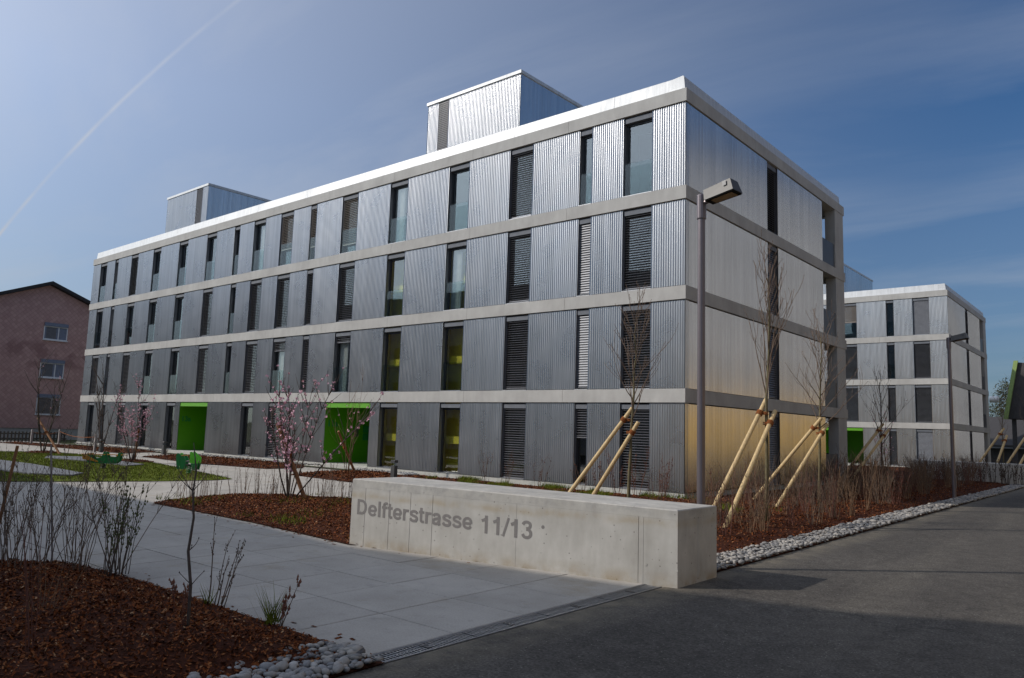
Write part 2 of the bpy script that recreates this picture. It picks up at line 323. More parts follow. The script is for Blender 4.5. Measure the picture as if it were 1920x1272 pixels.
def cobblefar():
    m, t, b = new_mat('far_cobble'); g = geo(t); vo = N(t, 'ShaderNodeTexVoronoi', Scale=14.0); t.links.new(g, vo.inputs['Vector'])
    sp = t.nodes.new('ShaderNodeSeparateColor'); t.links.new(vo.outputs['Color'], sp.inputs[0])
    t.links.new(ramp(t, sp.outputs[0], [(0, (0.10, 0.10, 0.105)), (0.5, (0.22, 0.21, 0.20)), (1, (0.36, 0.33, 0.29))]), b.inputs['Base Color']); b.inputs['Roughness'].default_value = 0.75; return m
M['cobblefar'] = cobblefar()
M['stake'] = simple('peeled_wood', (0.50, 0.36, 0.18), 0.7, var=0.22, scale=5, sv=(6, 6, 0.6), bmp=0.3, bscale=25)
M['stake_red'] = simple('reddish_wood', (0.26, 0.115, 0.042), 0.75, var=0.25, scale=5, sv=(6, 6, 0.6))
M['rope'] = simple('coir_rope', (0.24, 0.085, 0.03), 0.95, bmp=0.8, bscale=140)
M['bark_green'] = simple('young_bark', (0.105, 0.085, 0.040), 0.8, var=0.35, scale=14, bmp=0.4, bscale=60)
M['bark'] = simple('dark_bark', (0.075, 0.055, 0.045), 0.85, var=0.3, scale=18)
M['twig'] = simple('brown_twig', (0.13, 0.088, 0.062), 0.85, var=0.3, scale=14)
M['twig_tan'] = simple('tan_twig', (0.165, 0.095, 0.052), 0.85, var=0.3, scale=14)
M['twig_red'] = simple('red_twig', (0.12, 0.045, 0.030), 0.85, var=0.3, scale=14)
M['bud'] = simple('leaf_bud', (0.060, 0.040, 0.026), 0.8)
M['budgreen'] = simple('green_bud', (0.085, 0.095, 0.03), 0.8)
M['deadleaf'] = simple('dry_leaf', (0.16, 0.060, 0.034), 0.85, var=0.4, scale=20)
M['blossom'] = simple('pink_blossom', (0.86, 0.52, 0.60), 0.7, var=0.18, scale=30)
M['magnolia'] = simple('white_blossom', (0.75, 0.68, 0.66), 0.7)
M['post'] = simple('lamp_post_paint', (0.145, 0.125, 0.135), 0.38, 0.55, var=0.05)
M['lamphead'] = simple('lamp_head_paint', (0.062, 0.06, 0.058), 0.5, 0.2, var=0.06)
M['lens'] = simple('lamp_glass', (0.16, 0.11, 0.06), 0.25)
M['steel'] = simple('galvanised_steel', (0.26, 0.265, 0.275), 0.45, 0.8, var=0.2, scale=20)
M['black'] = simple('black_void', (0.01, 0.01, 0.01), 0.9)
M['bollard'] = simple('dark_bollard', (0.06, 0.06, 0.062), 0.5, 0.3)
M['orange'] = simple('orange_board', (0.62, 0.27, 0.03), 0.45)
M['grey_board'] = simple('grey_board', (0.25, 0.22, 0.21), 0.6)
def shingles():
    m, t, b = new_mat('pink_shingles'); c0 = t.nodes.new('ShaderNodeTexCoord').outputs['Object']
    se = t.nodes.new('ShaderNodeSeparateXYZ'); t.links.new(c0, se.inputs[0])
    a = mth(t, 'MULTIPLY', mth(t, 'ADD', se.outputs['Y'], se.outputs['Z']), 3.2); d = mth(t, 'MULTIPLY', mth(t, 'SUBTRACT', se.outputs['Y'], se.outputs['Z']), 3.2)
    cbn = t.nodes.new('ShaderNodeCombineXYZ'); t.links.new(mth(t, 'FLOOR', a), cbn.inputs[0]); t.links.new(mth(t, 'FLOOR', d), cbn.inputs[1])
    wn_ = t.nodes.new('ShaderNodeTexWhiteNoise'); t.links.new(cbn.outputs[0], wn_.inputs['Vector'])
    big = t.nodes.new('ShaderNodeTexNoise'); big.inputs['Scale'].default_value = 0.16; big.inputs['Detail'].default_value = 4; t.links.new(cbn.outputs[0], big.inputs['Vector'])
    c = mixc(t, ramp(t, wn_.outputs['Value'], [(0, 0.0), (1, 1.0)]), (0.47, 0.28, 0.25), (0.56, 0.35, 0.31))
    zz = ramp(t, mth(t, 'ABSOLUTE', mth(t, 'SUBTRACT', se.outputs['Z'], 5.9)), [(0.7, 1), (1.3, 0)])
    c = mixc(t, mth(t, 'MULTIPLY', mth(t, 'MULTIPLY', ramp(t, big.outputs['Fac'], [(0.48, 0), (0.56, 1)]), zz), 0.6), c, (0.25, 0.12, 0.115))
    ed = mth(t, 'MINIMUM', mth(t, 'FRACT', a), mth(t, 'FRACT', d)); c = mixc(t, ramp(t, ed, [(0.0, 0.5), (0.12, 0.0)]), c, (0.12, 0.07, 0.07))
    t.links.new(c, b.inputs['Base Color']); b.inputs['Roughness'].default_value = 0.8; return m
M['shingle'] = shingles()
M['rooftile'] = simple('dark_roof_tile', (0.035, 0.032, 0.032), 0.8, var=0.3)
M['white'] = simple('white_paint', (0.72, 0.73, 0.74), 0.5, var=0.04)
M['bluegrey'] = simple('blue_grey_box', (0.17, 0.20, 0.27), 0.5)
M['fence'] = simple('weathered_fence', (0.085, 0.075, 0.065), 0.9, var=0.3)
M['render_beige'] = simple('grey_render', (0.40, 0.395, 0.39), 0.9)
M['render_ochre'] = simple('ochre_render', (0.60, 0.37, 0.10), 0.9)
M['barn'] = simple('dark_barn_board', (0.045, 0.042, 0.044), 0.7, var=0.3, sv=(1, 8, 0.4))
M['paleg'] = simple('pale_green_edge', (0.22, 0.31, 0.10), 0.5)
M['needle'] = chipmat('evergreen_needles', [(0, (0.020, 0.028, 0.012)), (0.6, (0.045, 0.05, 0.02)), (1, (0.085, 0.065, 0.03))])
M['field'] = simple('far_ground', (0.075, 0.085, 0.040), 0.95, var=0.3, scale=0.1)
# ------------------------------------------------------------------ ground, road, paths, beds
RNG = np.random.default_rng(7); rnd = random.Random(5)
ROADX = 5.41
def inside(poly, P):
    P = np.asarray(P, float); x, y = P[:, 0], P[:, 1]; r = np.zeros(len(P), bool); n = len(poly)
    for i in range(n):
        (x1, y1), (x2, y2) = poly[i], poly[(i+1) % n]
        c = (y1 > y) != (y2 > y); xi = (x2-x1)*(y-y1)/((y2-y1) if y2 != y1 else 1e-9)+x1; r ^= c & (x < xi)
    return r
def bdist(poly, P):
    P = np.asarray(P, float); d = np.full(len(P), 1e9); n = len(poly)
    for i in range(n):
        a = np.array(poly[i]); b = np.array(poly[(i+1) % n]); ab = b-a; t = np.clip(((P-a)@ab)/(ab@ab+1e-12), 0, 1)
        d = np.minimum(d, np.linalg.norm(P-(a+t[:, None]*ab), axis=1))
    return d
def lumps(P, s):
    return (np.sin(P[:, 0]*1.9*s+1.3)*np.cos(P[:, 1]*1.6*s+.4)+0.6*np.sin(P[:, 0]*4.3*s+P[:, 1]*3.1*s)+0.4*np.sin(P[:, 1]*7.7*s-P[:, 0]*5.9*s))*0.5
def hfun(poly, P, h, edge, base):
    d = bdist(poly, P); k = np.clip(d/edge, 0, 1); k = k*k*(3-2*k)
    return base + k*h + k*h*0.22*lumps(np.asarray(P, float), 1.0)
def sheet(name, poly, m, h=0.08, edge=0.5, base=0.012, step=0.25, parent=None):
    bp = []
    for i in range(len(poly)):
        a = Vector(poly[i]); b = Vector(poly[(i+1) % len(poly)]); k = max(1, int((b-a).length/step))
        bp += [a.lerp(b, j/k) for j in range(k)]
    nb = len(bp); P = np.array(poly); x0, y0 = P.min(0); x1, y1 = P.max(0)
    gx, gy = np.meshgrid(np.arange(x0, x1, step), np.arange(y0, y1, step)); Q = np.stack([gx.ravel(), gy.ravel()], 1)+RNG.uniform(-.05, .05, (gx.size, 2))*step*4
    Q = Q[inside(poly, Q)]; Q = Q[bdist(poly, Q) > step*0.4]
    allp = bp+[Vector((float(a), float(b))) for a, b in Q]
    r = geometry.delaunay_2d_cdt(allp, [], [list(range(nb))], 1, 1e-5)
    V2 = np.array([(v.x, v.y) for v in r[0]]); z = hfun(poly, V2, h, edge, base)
    me = bpy.data.meshes.new(name); me.from_pydata([(a[0], a[1], zz) for a, zz in zip(V2, z)], [], [tuple(f) for f in r[2]])
    me.materials.append(m); me.polygons.foreach_set('use_smooth', [True]*len(me.polygons)); me.update()
    if len(me.polygons) and me.polygons[0].normal.z < 0: me.flip_normals()
    return link(name, me, parent)
def rand_in(poly, n, dens=None):
    P = np.array(poly); x0, y0 = P.min(0); x1, y1 = P.max(0); out = np.zeros((0, 2))
    while len(out) < n:
        Q = RNG.uniform((x0, y0), (x1, y1), (n*3, 2)); Q = Q[inside(poly, Q)]
        if dens is not None: Q = Q[RNG.uniform(0, 1, len(Q)) < dens(Q)]
        out = np.vstack([out, Q])
    return out[:n]
def chips(name, poly, n, h, edge, base, size, m, parent, dens=None, flat=0.5):
    P = rand_in(poly, n, dens); z = hfun(poly, P, h, edge, base); k = len(P)
    a = RNG.uniform(0, 2*np.pi, k); L = RNG.uniform(.5, 1.4, k)*size; Wd = L*RNG.uniform(.2, .5, k); tl = RNG.normal(0, flat, k); rl = RNG.normal(0, flat, k)
    u = np.stack([np.cos(a)*np.cos(tl), np.sin(a)*np.cos(tl), np.sin(tl)], 1)*L[:, None]/2
    v = np.stack([-np.sin(a)*np.cos(rl), np.cos(a)*np.cos(rl), np.sin(rl)], 1)*Wd[:, None]/2
    c = np.stack([P[:, 0], P[:, 1], z+RNG.uniform(.002, .018, k)], 1)
    V = np.stack([c-u-v, c+u-v, c+u+v, c-u+v], 1).reshape(-1, 3); F = np.arange(4*k).reshape(-1, 4)
    return tag(link(name, fastmesh(name, V, F, m), parent), kind='stuff')
def blades(name, P, z, hgt, lean, wid, m, parent=None):
    k = len(P); a = RNG.uniform(0, 2*np.pi, k); H = RNG.uniform(.5, 1.3, k)*hgt; w = wid
    c = np.stack([P[:, 0], P[:, 1], z], 1); s = np.stack([np.cos(a), np.sin(a), 0*a], 1)*w
    b = RNG.uniform(0, 2*np.pi, k); tip = c+np.stack([np.cos(b)*lean*H, np.sin(b)*lean*H, H], 1)
    V = np.stack([c-s, c+s, tip], 1).reshape(-1, 3); F = np.arange(3*k).reshape(-1, 3)
    return tag(link(name, fastmesh(name, V, F, m), parent), kind='stuff')

tag(MB().add([(-900,-900,-.03),(900,-900,-.03),(900,900,-.03),(-900,900,-.03)], [(0,1,2,3)]).obj('ground', M['field']), kind='structure')
# the road: subdivided sheet with a soft camber
rb = MB(); ys = np.linspace(-60, 120, 61); xs = [ROADX, 6.6, 8.2, 9.8, 11.4]
for y in ys:
    for i, x in enumerate(xs): rb.v.append((x, float(y), [0.0, .012, .03, .012, 0.0][i]))
for j in range(60):
    for i in range(4): rb.f.append((j*5+i, j*5+i+1, j*5+i+6, j*5+i+5))
tag(rb.obj('road', M['asphalt'], smooth=True), kind='structure')
tag(MB().box(11.4, 11.55, -60, 120, -.03, .12).obj('kerb', M['plinth']), kind='structure')
tag(MB().add([(11.55,-60,.1),(17,-60,.1),(17,120,.1),(11.55,120,.1)], [(0,1,2,3)]).obj('far_pavement', M['paving']), kind='structure')

# beds
BED = {}
BED['front'] = [(5.30,-14.96),(4.85,-14.93),(2.2,-14.95),(1.3,-14.98),(0.66,-15.03),(-0.1,-15.15),(-0.32,-15.7),(-0.2,-18.5),(2,-20.5),(5.30,-20.5)]
BED['middle'] = [(-5.75,-11.49),(-6.15,-11.0),(-6.34,-9.88),(-6.22,-8.9),(-5.53,-8.22),(-4.33,-7.72),(-2.5,-7.4),(-1.2,-7.0),(-0.4,-5.5),(1.5,-5.2),(3,-8.8),(4.85,-9.9),(4.9,-10.4),(0.87,-11.76),(-2.08,-11.53)]
BED['side'] = [(4.88,-10.2),(4.87,-5.6),(4.80,-3.2),(4.75,3.0),(4.83,13.9),(4.95,20.4),(4.95,36),(-6,36),(-6,15.3),(0.12,15.3),(0.12,-0.30),(-3,-0.42),(-8.4,-0.42),(-8.57,-4.41),(-4,-4.5),(-1.0,-5.0),(1.5,-5.25),(3.0,-8.8),(4.2,-9.7)]
BED['door'] = [(-12.1,-4.12),(-12.8,-2.41),(-12.95,-1.35),(-11.5,-0.5),(-8.45,-0.42),(-8.62,-4.40)]
BED['porch'] = [(-24.42,-3.42),(-25.4,-1.6),(-25.0,-0.9),(-22.5,-0.45),(-16.6,-0.45),(-15.0,-1.6),(-15.0,-3.14),(-18.78,-3.75)]
BED['far'] = [(-42,-2.6),(-36.9,-1.75),(-33,-0.5),(-28.9,-0.5),(-28.5,-1.5),(-27.4,-2.9),(-30.5,-3.0),(-37,-3.4),(-42,-3.9)]
BEDP = {'front': (0.14, 0.9, 'front mulch bed'), 'middle': (0.10, 0.8, ''), 'side': (0.07, 0.8, ''), 'door': (0.05, .5, ''), 'porch': (0.05, .5, ''), 'far': (0.06, .6, '')}
for k, poly in BED.items():
    h, e, _ = BEDP[k]
    b = tag(sheet('mulch_bed', poly, M['soil'], h, e, 0.014, 0.28 if k in ('front', 'middle') else 0.4), kind='structure')
    A = {'front': 40000, 'middle': 40000, 'side': 52000, 'door': 3500, 'porch': 3500, 'far': 3000}[k]
    sz = {'front': 0.034, 'middle': 0.038, 'side': 0.045}.get(k, 0.08)
    de = None
    if k == 'side': de = lambda Q: np.clip(1.2-np.clip(Q[:, 1]+4, 0, 40)/30, .15, 1)
    chips('bark_chips', poly, A, h, e, 0.014, sz, M['chip'], b, de)
for k in ('front', 'middle', 'door', 'porch'):        # chips kicked out on to the paving
    poly = BED[k]; per = []
    for i in range(len(poly)):
        a, b = np.array(poly[i]), np.array(poly[(i+1) % len(poly)]); n_ = int(np.linalg.norm(b-a)*22)
        per.append(a+(b-a)*RNG.uniform(0, 1, (n_, 1))+RNG.normal(0, .07, (n_, 2))*RNG.choice([.5, 1, 2.2], (n_, 1)))
    Pn = np.vstack(per); Pn = Pn[(~inside(poly, Pn)) & (Pn[:, 0] < 5.1)]; kk = len(Pn); a_ = RNG.uniform(0, 6.3, kk); L_ = RNG.uniform(.012, .035, kk); u_ = np.stack([np.cos(a_), np.sin(a_), 0*a_], 1)*L_[:, None]; v_ = np.stack([-np.sin(a_), np.cos(a_), .15+0*a_], 1)*(L_*.4)[:, None]
    c_ = np.stack([Pn[:, 0], Pn[:, 1], np.full(kk, .006)], 1); V_ = np.stack([c_-u_-v_, c_+u_-v_, c_+u_+v_, c_-u_+v_], 1).reshape(-1, 3)
    tag(link('stray_bark_chips', fastmesh('stray_bark_chips', V_, np.arange(4*kk).reshape(-1, 4), M['chip'])), {'front': 'stray bark chips along the front bed edge', 'middle': 'stray bark chips along the middle bed edge', 'door': 'stray bark chips by the nearer entrance bed', 'porch': 'stray bark chips by the farther entrance bed'}[k], 'bark chips', kind='stuff')
LAWN = [(-29.5,-7.4),(-28.3,-5.6),(-25.0,-4.75),(-19.1,-5.15),(-11.0,-6.75),(-10.8,-7.4),(-11.05,-8.9),(-11.7,-10.7),(-12.5,-12.4),(-33,-13.2)]
lw = tag(sheet('lawn', LAWN, M['lawn'], 0.03, .3, 0.016, 0.5), kind='structure')
P = rand_in(LAWN, 42000); blades('grass_blades', P, hfun(LAWN, P, .03, .3, .016), 0.045, 0.6, 0.009, M['blade'], lw)
for nm, poly in (('rubber_mat', [(-24.2,-7.2),(-22.9,-7.75),(-20.2,-7.15),(-17.2,-7.1),(-17.6,-6.35),(-20.3,-6.2),(-23.0,-5.9)]), ('rubber_mat', [(-22.5,-9.7),(-18.6,-9.5),(-13.9,-9.75),(-13.2,-10.3),(-14.2,-11.0),(-16.2,-11.25),(-22.5,-12)])):
    tag(MB().prism(poly[::-1] if False else poly, 0.02, 0.085).obj('rubber_mat', M['bluepave']), kind='structure')

# paving: single slabs, the 300 that show largest as pieces, the rest joined
pj = tag(MB().add([(-48,-24,-.024),(5.17,-24,-.024),(5.17,-.36,-.024),(-48,-.36,-.024)], [(0,1,2,3)]).obj('path', M['joint']), kind='structure')
PX, PY = 0.93, 0.93; slab_me = MB().cbox(-PX/2+.007, PX/2-.007, -PY/2+.007, PY/2-.007, -.05, 0.0, .004).mesh('paving_slab', M['paving'])
cand = []
for i in range(0, 58):
    for j in range(-8, 17):
        cx = 5.165-PX*(i+.5); cy = -14.93+PY*(j+.5)
        if cy > -.8 or cx < -46: continue
        d = np.array([cx, cy, 0])-CAM; dep = d@_f
        if dep < 1: continue
        px = 960+FPX*(d@RX)/dep; py = 636-FPX*(d@UX)/dep
        if not (-150 < px < 2100 and py < 1420): continue
        cor = [(cx+a*PX/2, cy+b*PY/2) for a in (-1, 1) for b in (-1, 1)]
        hid = False
        for k, poly in list(BED.items())+[('l', LAWN)]:
            if inside(poly, cor).all() and bdist(poly, [(cx, cy)])[0] > .5: hid = True
        if hid: continue
        cand.append((dep, cx, cy))
cand.sort()
for dep, cx, cy in cand[:300]:
    o = link('paving_slab', slab_me, pj, (cx, cy, rnd.uniform(-.0015, .0015)))
rest = MB()
for dep, cx, cy in cand[300:]: rest.cbox(cx-PX/2+.007, cx+PX/2-.007, cy-PY/2+.007, cy+PY/2-.007, -.05, 0.0, .004)
tag(rest.obj('far_paving_slabs', M['paving'], pj), kind='stuff')

# channel drain along the road edge
dr = thing('channel_drain', 'long steel grated drain channel between pale paving and asphalt road', 'drain', (5.285, -14.95, 0))
MB().box(-.115, .115, 0, 4.05, -.08, -.032).obj('channel', M['black'], dr)
for sx in (-1, 1): MB().cbox(sx*.1-.006, sx*.1+.006, 0, 4.05, -.05, .004, .002).obj('rim', M['steel'], dr)
gm = MB()
for i in range(29): y = .012+i*.034; gm.box(-.085, .085, y, y+.014, -.022, -.001)
gm.box(-.008, .008, 0, .99, -.024, -.0035); gm.box(-.087, -.078, 0, .99, -.024, .0015); gm.box(.078, .087, 0, .99, -.024, .0015)
gme = gm.mesh('grate', M['steel']); lme = MB().box(-.05, .05, -.02, .02, -.02, .003).box(-.03, -.01, -.035, .035, -.02, .004).mesh('lock', M['bollard'])
for i in range(4):
    g_ = link('grate', gme, dr, (0, .02+i*1.008, 0)); link('lock', lme, g_, (0, .5, 0))
tag(MB().box(5.17, 5.41, -20.5, -14.97, -.03, -.004).box(5.17, 5.41, -10.88, 60, -.03, -.004).obj('gravel_base', M['soil']), kind='structure')

# cobbles
def cobble_mesh(seed, sub=2):
    r = random.Random(seed); fl = r.uniform(.5, .85); bm = bmesh.new(); bmesh.ops.create_icosphere(bm, subdivisions=sub, radius=1)
    a = [Vector((r.gauss(0, 1), r.gauss(0, 1), r.gauss(0, 1))).normalized() for _ in range(5)]
    for v in bm.verts:
        k = 1+sum(.16*max(0, v.co.dot(q))**2 for q in a)-.16*abs(v.co.dot(a[0])); v.co *= k; v.co.z *= fl
    me = bpy.data.meshes.new('cobble'); bm.to_mesh(me); bm.free(); me.materials.append(M['cobble']); me.polygons.foreach_set('use_smooth', [True]*len(me.polygons)); return me
cms = [cobble_mesh(i) for i in range(10)]
gs = tag(MB().add([(4.72,-20.5,.012),(5.42,-20.5,.012),(5.42,-14.95,.012),(4.78,-14.93,.012)], [(0,1,2,3)]).add([(4.80,-10.3,.02),(5.42,-9.9,.012),(5.42,60,.012),(4.80,60,.02)], [(0,1,2,3)]).obj('cobble_strip', M['soil']), kind='structure')
pts = []
def pack(x0, x1, y0, y1, r0, r1, n):
    k = 0; grid = {}
    for _ in range(n*14):
        r = rnd.uniform(r0, r1); x = rnd.uniform(x0, x1); y = rnd.uniform(y0, y1); g = (int(x/.13), int(y/.13)); ok = True
        for a in (-1, 0, 1):
            for b in (-1, 0, 1):
                for (qx, qy, qr) in grid.get((g[0]+a, g[1]+b), ()):
                    if (qx-x)**2+(qy-y)**2 < ((qr+r)*.74)**2: ok = False
        if ok:
            grid.setdefault(g, []).append((x, y, r)); pts.append((x, y, r)); k += 1
            if k >= n: break
pack(4.78, 5.42, -16.6, -15.0, .016, .045, 520); pack(4.92, 5.41, -9.85, -3.0, .020, .046, 1700); pack(4.90, 5.42, -3.0, 24.0, .032, .06, 2600)
for i in range(26):   # stragglers by the drain corner
    a = rnd.random(); pts.append((5.0+a*.2+rnd.uniform(-.03, .03), -14.98-rnd.uniform(0, .08), rnd.uniform(.03, .055)))
pts.sort(key=lambda p: math.hypot(p[0]-CAM[0], p[1]-CAM[1]))
cv = {}
for i, (x, y, r) in enumerate(pts):
    if (x > 5.35 and -14.9 < y < -10): continue
    if i < 300 and (y < -12 or y > -10):
        o = link('cobble', cms[i % 10], gs, (x, y, .012+r*.42+rnd.uniform(0, .035))); o.rotation_euler = (rnd.uniform(-.3, .3), rnd.uniform(-.3, .3), rnd.uniform(0, 6.3)); o.scale = (r*rnd.uniform(.95, 1.35), r*rnd.uniform(.8, 1.0), r)
    else: cv.setdefault(0, []).append((x, y, r))
src = cobble_mesh(3, 1); sv = np.array([v.co[:] for v in src.vertices]); sf = np.array([p.vertices[:] for p in src.polygons]); Vs = []; Fs = []
for q, (x, y, r) in enumerate(cv[0]):
    a = rnd.uniform(0, 6.3); c, s = math.cos(a), math.sin(a); R = np.array([[c, -s, 0], [s, c, 0], [0, 0, 1]])
    Vs.append((sv*np.array([rnd.uniform(1., 1.4)*r, .9*r, r*rnd.uniform(.8, 1.2)]))@R.T+np.array([x, y, .012+r*.4+rnd.uniform(0, .035)])); Fs.append(sf+q*len(sv))
tag(link('far_cobbles', fastmesh('far_cobbles', np.vstack(Vs), np.vstack(Fs), M['cobblefar'], True), gs), kind='stuff')
# loose cobbles along the foot of the facade
fv = []; ff = []
for (xa, xb, n) in ((-13.2, -10.4, 150), (-18, -15.9, 60), (-25.4, -18, 220), (-40, -28.4, 300)):
    for _ in range(n):
        x = rnd.uniform(xa, xb); y = rnd.uniform(-.62, -.12)-(.5 if xa == -13.2 else 0)*rnd.random(); r = rnd.uniform(.035, .06)
        fv.append(sv*np.array([1.2*r, .9*r, r])+np.array([x, y, .05+r*.4])); ff.append(sf+(len(fv)-1)*len(sv))
tag(link('facade_cobbles', fastmesh('facade_cobbles', np.vstack(fv), np.vstack(ff), M['cobblefar'], True)), 'pale cobbles heaped along the foot of the metal facade', 'cobbles', kind='stuff')
# ------------------------------------------------------------------ apartment buildings
WINS = [(-2.08,-1.11),(-3.69,-3.22),(-6.56,-5.57),(-9.47,-8.46),(-12.70,-11.68),(-15.72,-14.68),(-17.96,-17.48),(-20.22,-19.22),(-22.46,-21.46),(-24.20,-23.69),
        (-26.88,-25.88),(-29.80,-28.82),(-32.82,-31.86),(-35.62,-34.66),(-37.80,-37.34),(-39.92,-38.94)]
PITCH_C, AMP = 0.076, 0.0120
def zfloor(k): return 0.14 if k == 0 else 2.95+2.85*(k-1)
def ztop(k): return 2.57+2.85*k
_cc = {}
def corr_mesh(w, h, m, spw=8, axis='x'):
    key = (round(w, 3), round(h, 3), m.name, spw, axis)
    if key in _cc: return _cc[key]
    n = max(2, int(round(w/PITCH_C*spw))); xs = np.linspace(0, w, n+1); ys = AMP*np.cos(2*np.pi*xs/PITCH_C)
    V = np.zeros((2*(n+1), 3))
    if axis == 'x': V[:n+1, 0] = xs; V[:n+1, 1] = -ys; V[n+1:, 0] = xs; V[n+1:, 1] = -ys
    else: V[:n+1, 1] = xs; V[:n+1, 0] = ys; V[n+1:, 1] = xs; V[n+1:, 0] = ys
    V[n+1:, 2] = h
    i = np.arange(n); F = np.stack([i, i+1, i+n+2, i+n+1], 1)
    me = fastmesh('cladding_panel', V, F, m, True); _cc[key] = me; return me
_wm = {}
def win_meshes(w, h):
    key = (round(w, 2), round(h, 2))
    if key in _wm: return _wm[key]
    t = .055; y0, y1 = .20, .27
    fr = MB().box(0, t, y0, y1, 0, h).box(w-t, w, y0, y1, 0, h).box(t, w-t, y0, y1, 0, t).box(t, w-t, y0, y1, h-.2-t, h-.16)
    gl = MB().box(t, w-t, .232, .240, t, h-.2-t)
    hb = MB().box(.012, w-.012, .075, .20, h-.19, h-.045)
    si = MB().box(-.0, w, .02, .21, -.0, .022)
    ra = MB().box(.02, w-.02, .085, .097, .05, 1.02).mesh('balustrade', M['rail_glass'])
    rm = MB(); a, b, d = -.35, w+.35, 1.5
    rm.add([(a,.29,-.01),(b,.29,-.01),(b,d,-.01),(a,d,-.01),(a,.29,h),(b,.29,h),(b,d,h),(a,d,h)], [(0,1,2,3),(4,7,6,5),(0,3,7,4),(1,5,6,2),(2,6,7,3)])
    ry = MB(); d = .72
    ry.add([(a,.29,-.01),(b,.29,-.01),(b,d,-.01),(a,d,-.01),(a,.29,h),(b,.29,h),(b,d,h),(a,d,h)], [(0,1,2,3),(4,7,6,5),(0,3,7,4),(1,5,6,2),(2,6,7,3)])
    cu = MB(); n = 24
    for i in range(n+1): x = t+(w-2*t)*i/n*.55; yy = .33+.02*math.sin(i*1.9); cu.v += [(x, yy, .06), (x, yy, h-.25)]
    for i in range(n): cu.f.append((2*i, 2*i+2, 2*i+3, 2*i+1))
    r = dict(frame=fr.mesh('window', M['frame']), glass=gl.mesh('pane', M['glass']), head=hb.mesh('blind_box', M['headbox']), sill=si.mesh('sill', M['reveal']),
             rail=ra, room=rm.mesh('room', M['room']), roomy=ry.mesh('room', M['yellow']), curtain=cu.mesh('curtain', M['curtain'], True))
    r['landing'] = MB().box(-.34, w+.34, .40, .71, 1.0, 1.26).mesh('landing', M['yellow'])
    _wm[key] = r; return r
_bm = {}
def blind_mesh(w, h, frac, tilt, m):
    key = (round(w, 2), round(h, 2), frac, tilt, m.name)
    if key in _bm: return _bm[key]
    b = MB(); p = .075; top = h-.2; n = int((h-.22)*frac/p); c, s = math.cos(rad(tilt)), math.sin(rad(tilt))
    for i in range(n):
        z = top-.03-i*p; hw = .036
        prof = [(-hw, 0), (-hw*.4, .006), (hw*.4, .006), (hw, 0)]
        q = [(a*c-e*s, a*s+e*c) for a, e in prof]
        lo = [(a, z+e) for a, e in q]; up = [(a-s*.002, z+e+.003) for a, e in q]
        base = len(b.v)
        for x in (.02, w-.02):
            for a, zz in lo+up[::-1]: b.v.append((x, .14+a, zz))
        for j in range(8): b.f.append((base+j, base+(j+1) % 8, base+8+(j+1) % 8, base+8+j))
        b.f.append(tuple(base+j for j in reversed(range(8)))); b.f.append(tuple(base+8+j for j in range(8)))
    zb = top-.03-n*p; b.box(.015, w-.015, .115, .165, zb, zb+.03)
    b.box(0.0, .022, .12, .16, 0, h-.1).box(w-.022, w, .12, .16, 0, h-.1)
    _bm[key] = b.mesh('blind', m); return _bm[key]
def corr(parent, w, h, loc, m=None, axis='x', spw=8, name='cladding_panel'):
    return link(name, corr_mesh(w, h, m or M['alu'], spw, axis), parent, loc)
CL = .045    # cladding set-back behind the concrete bands
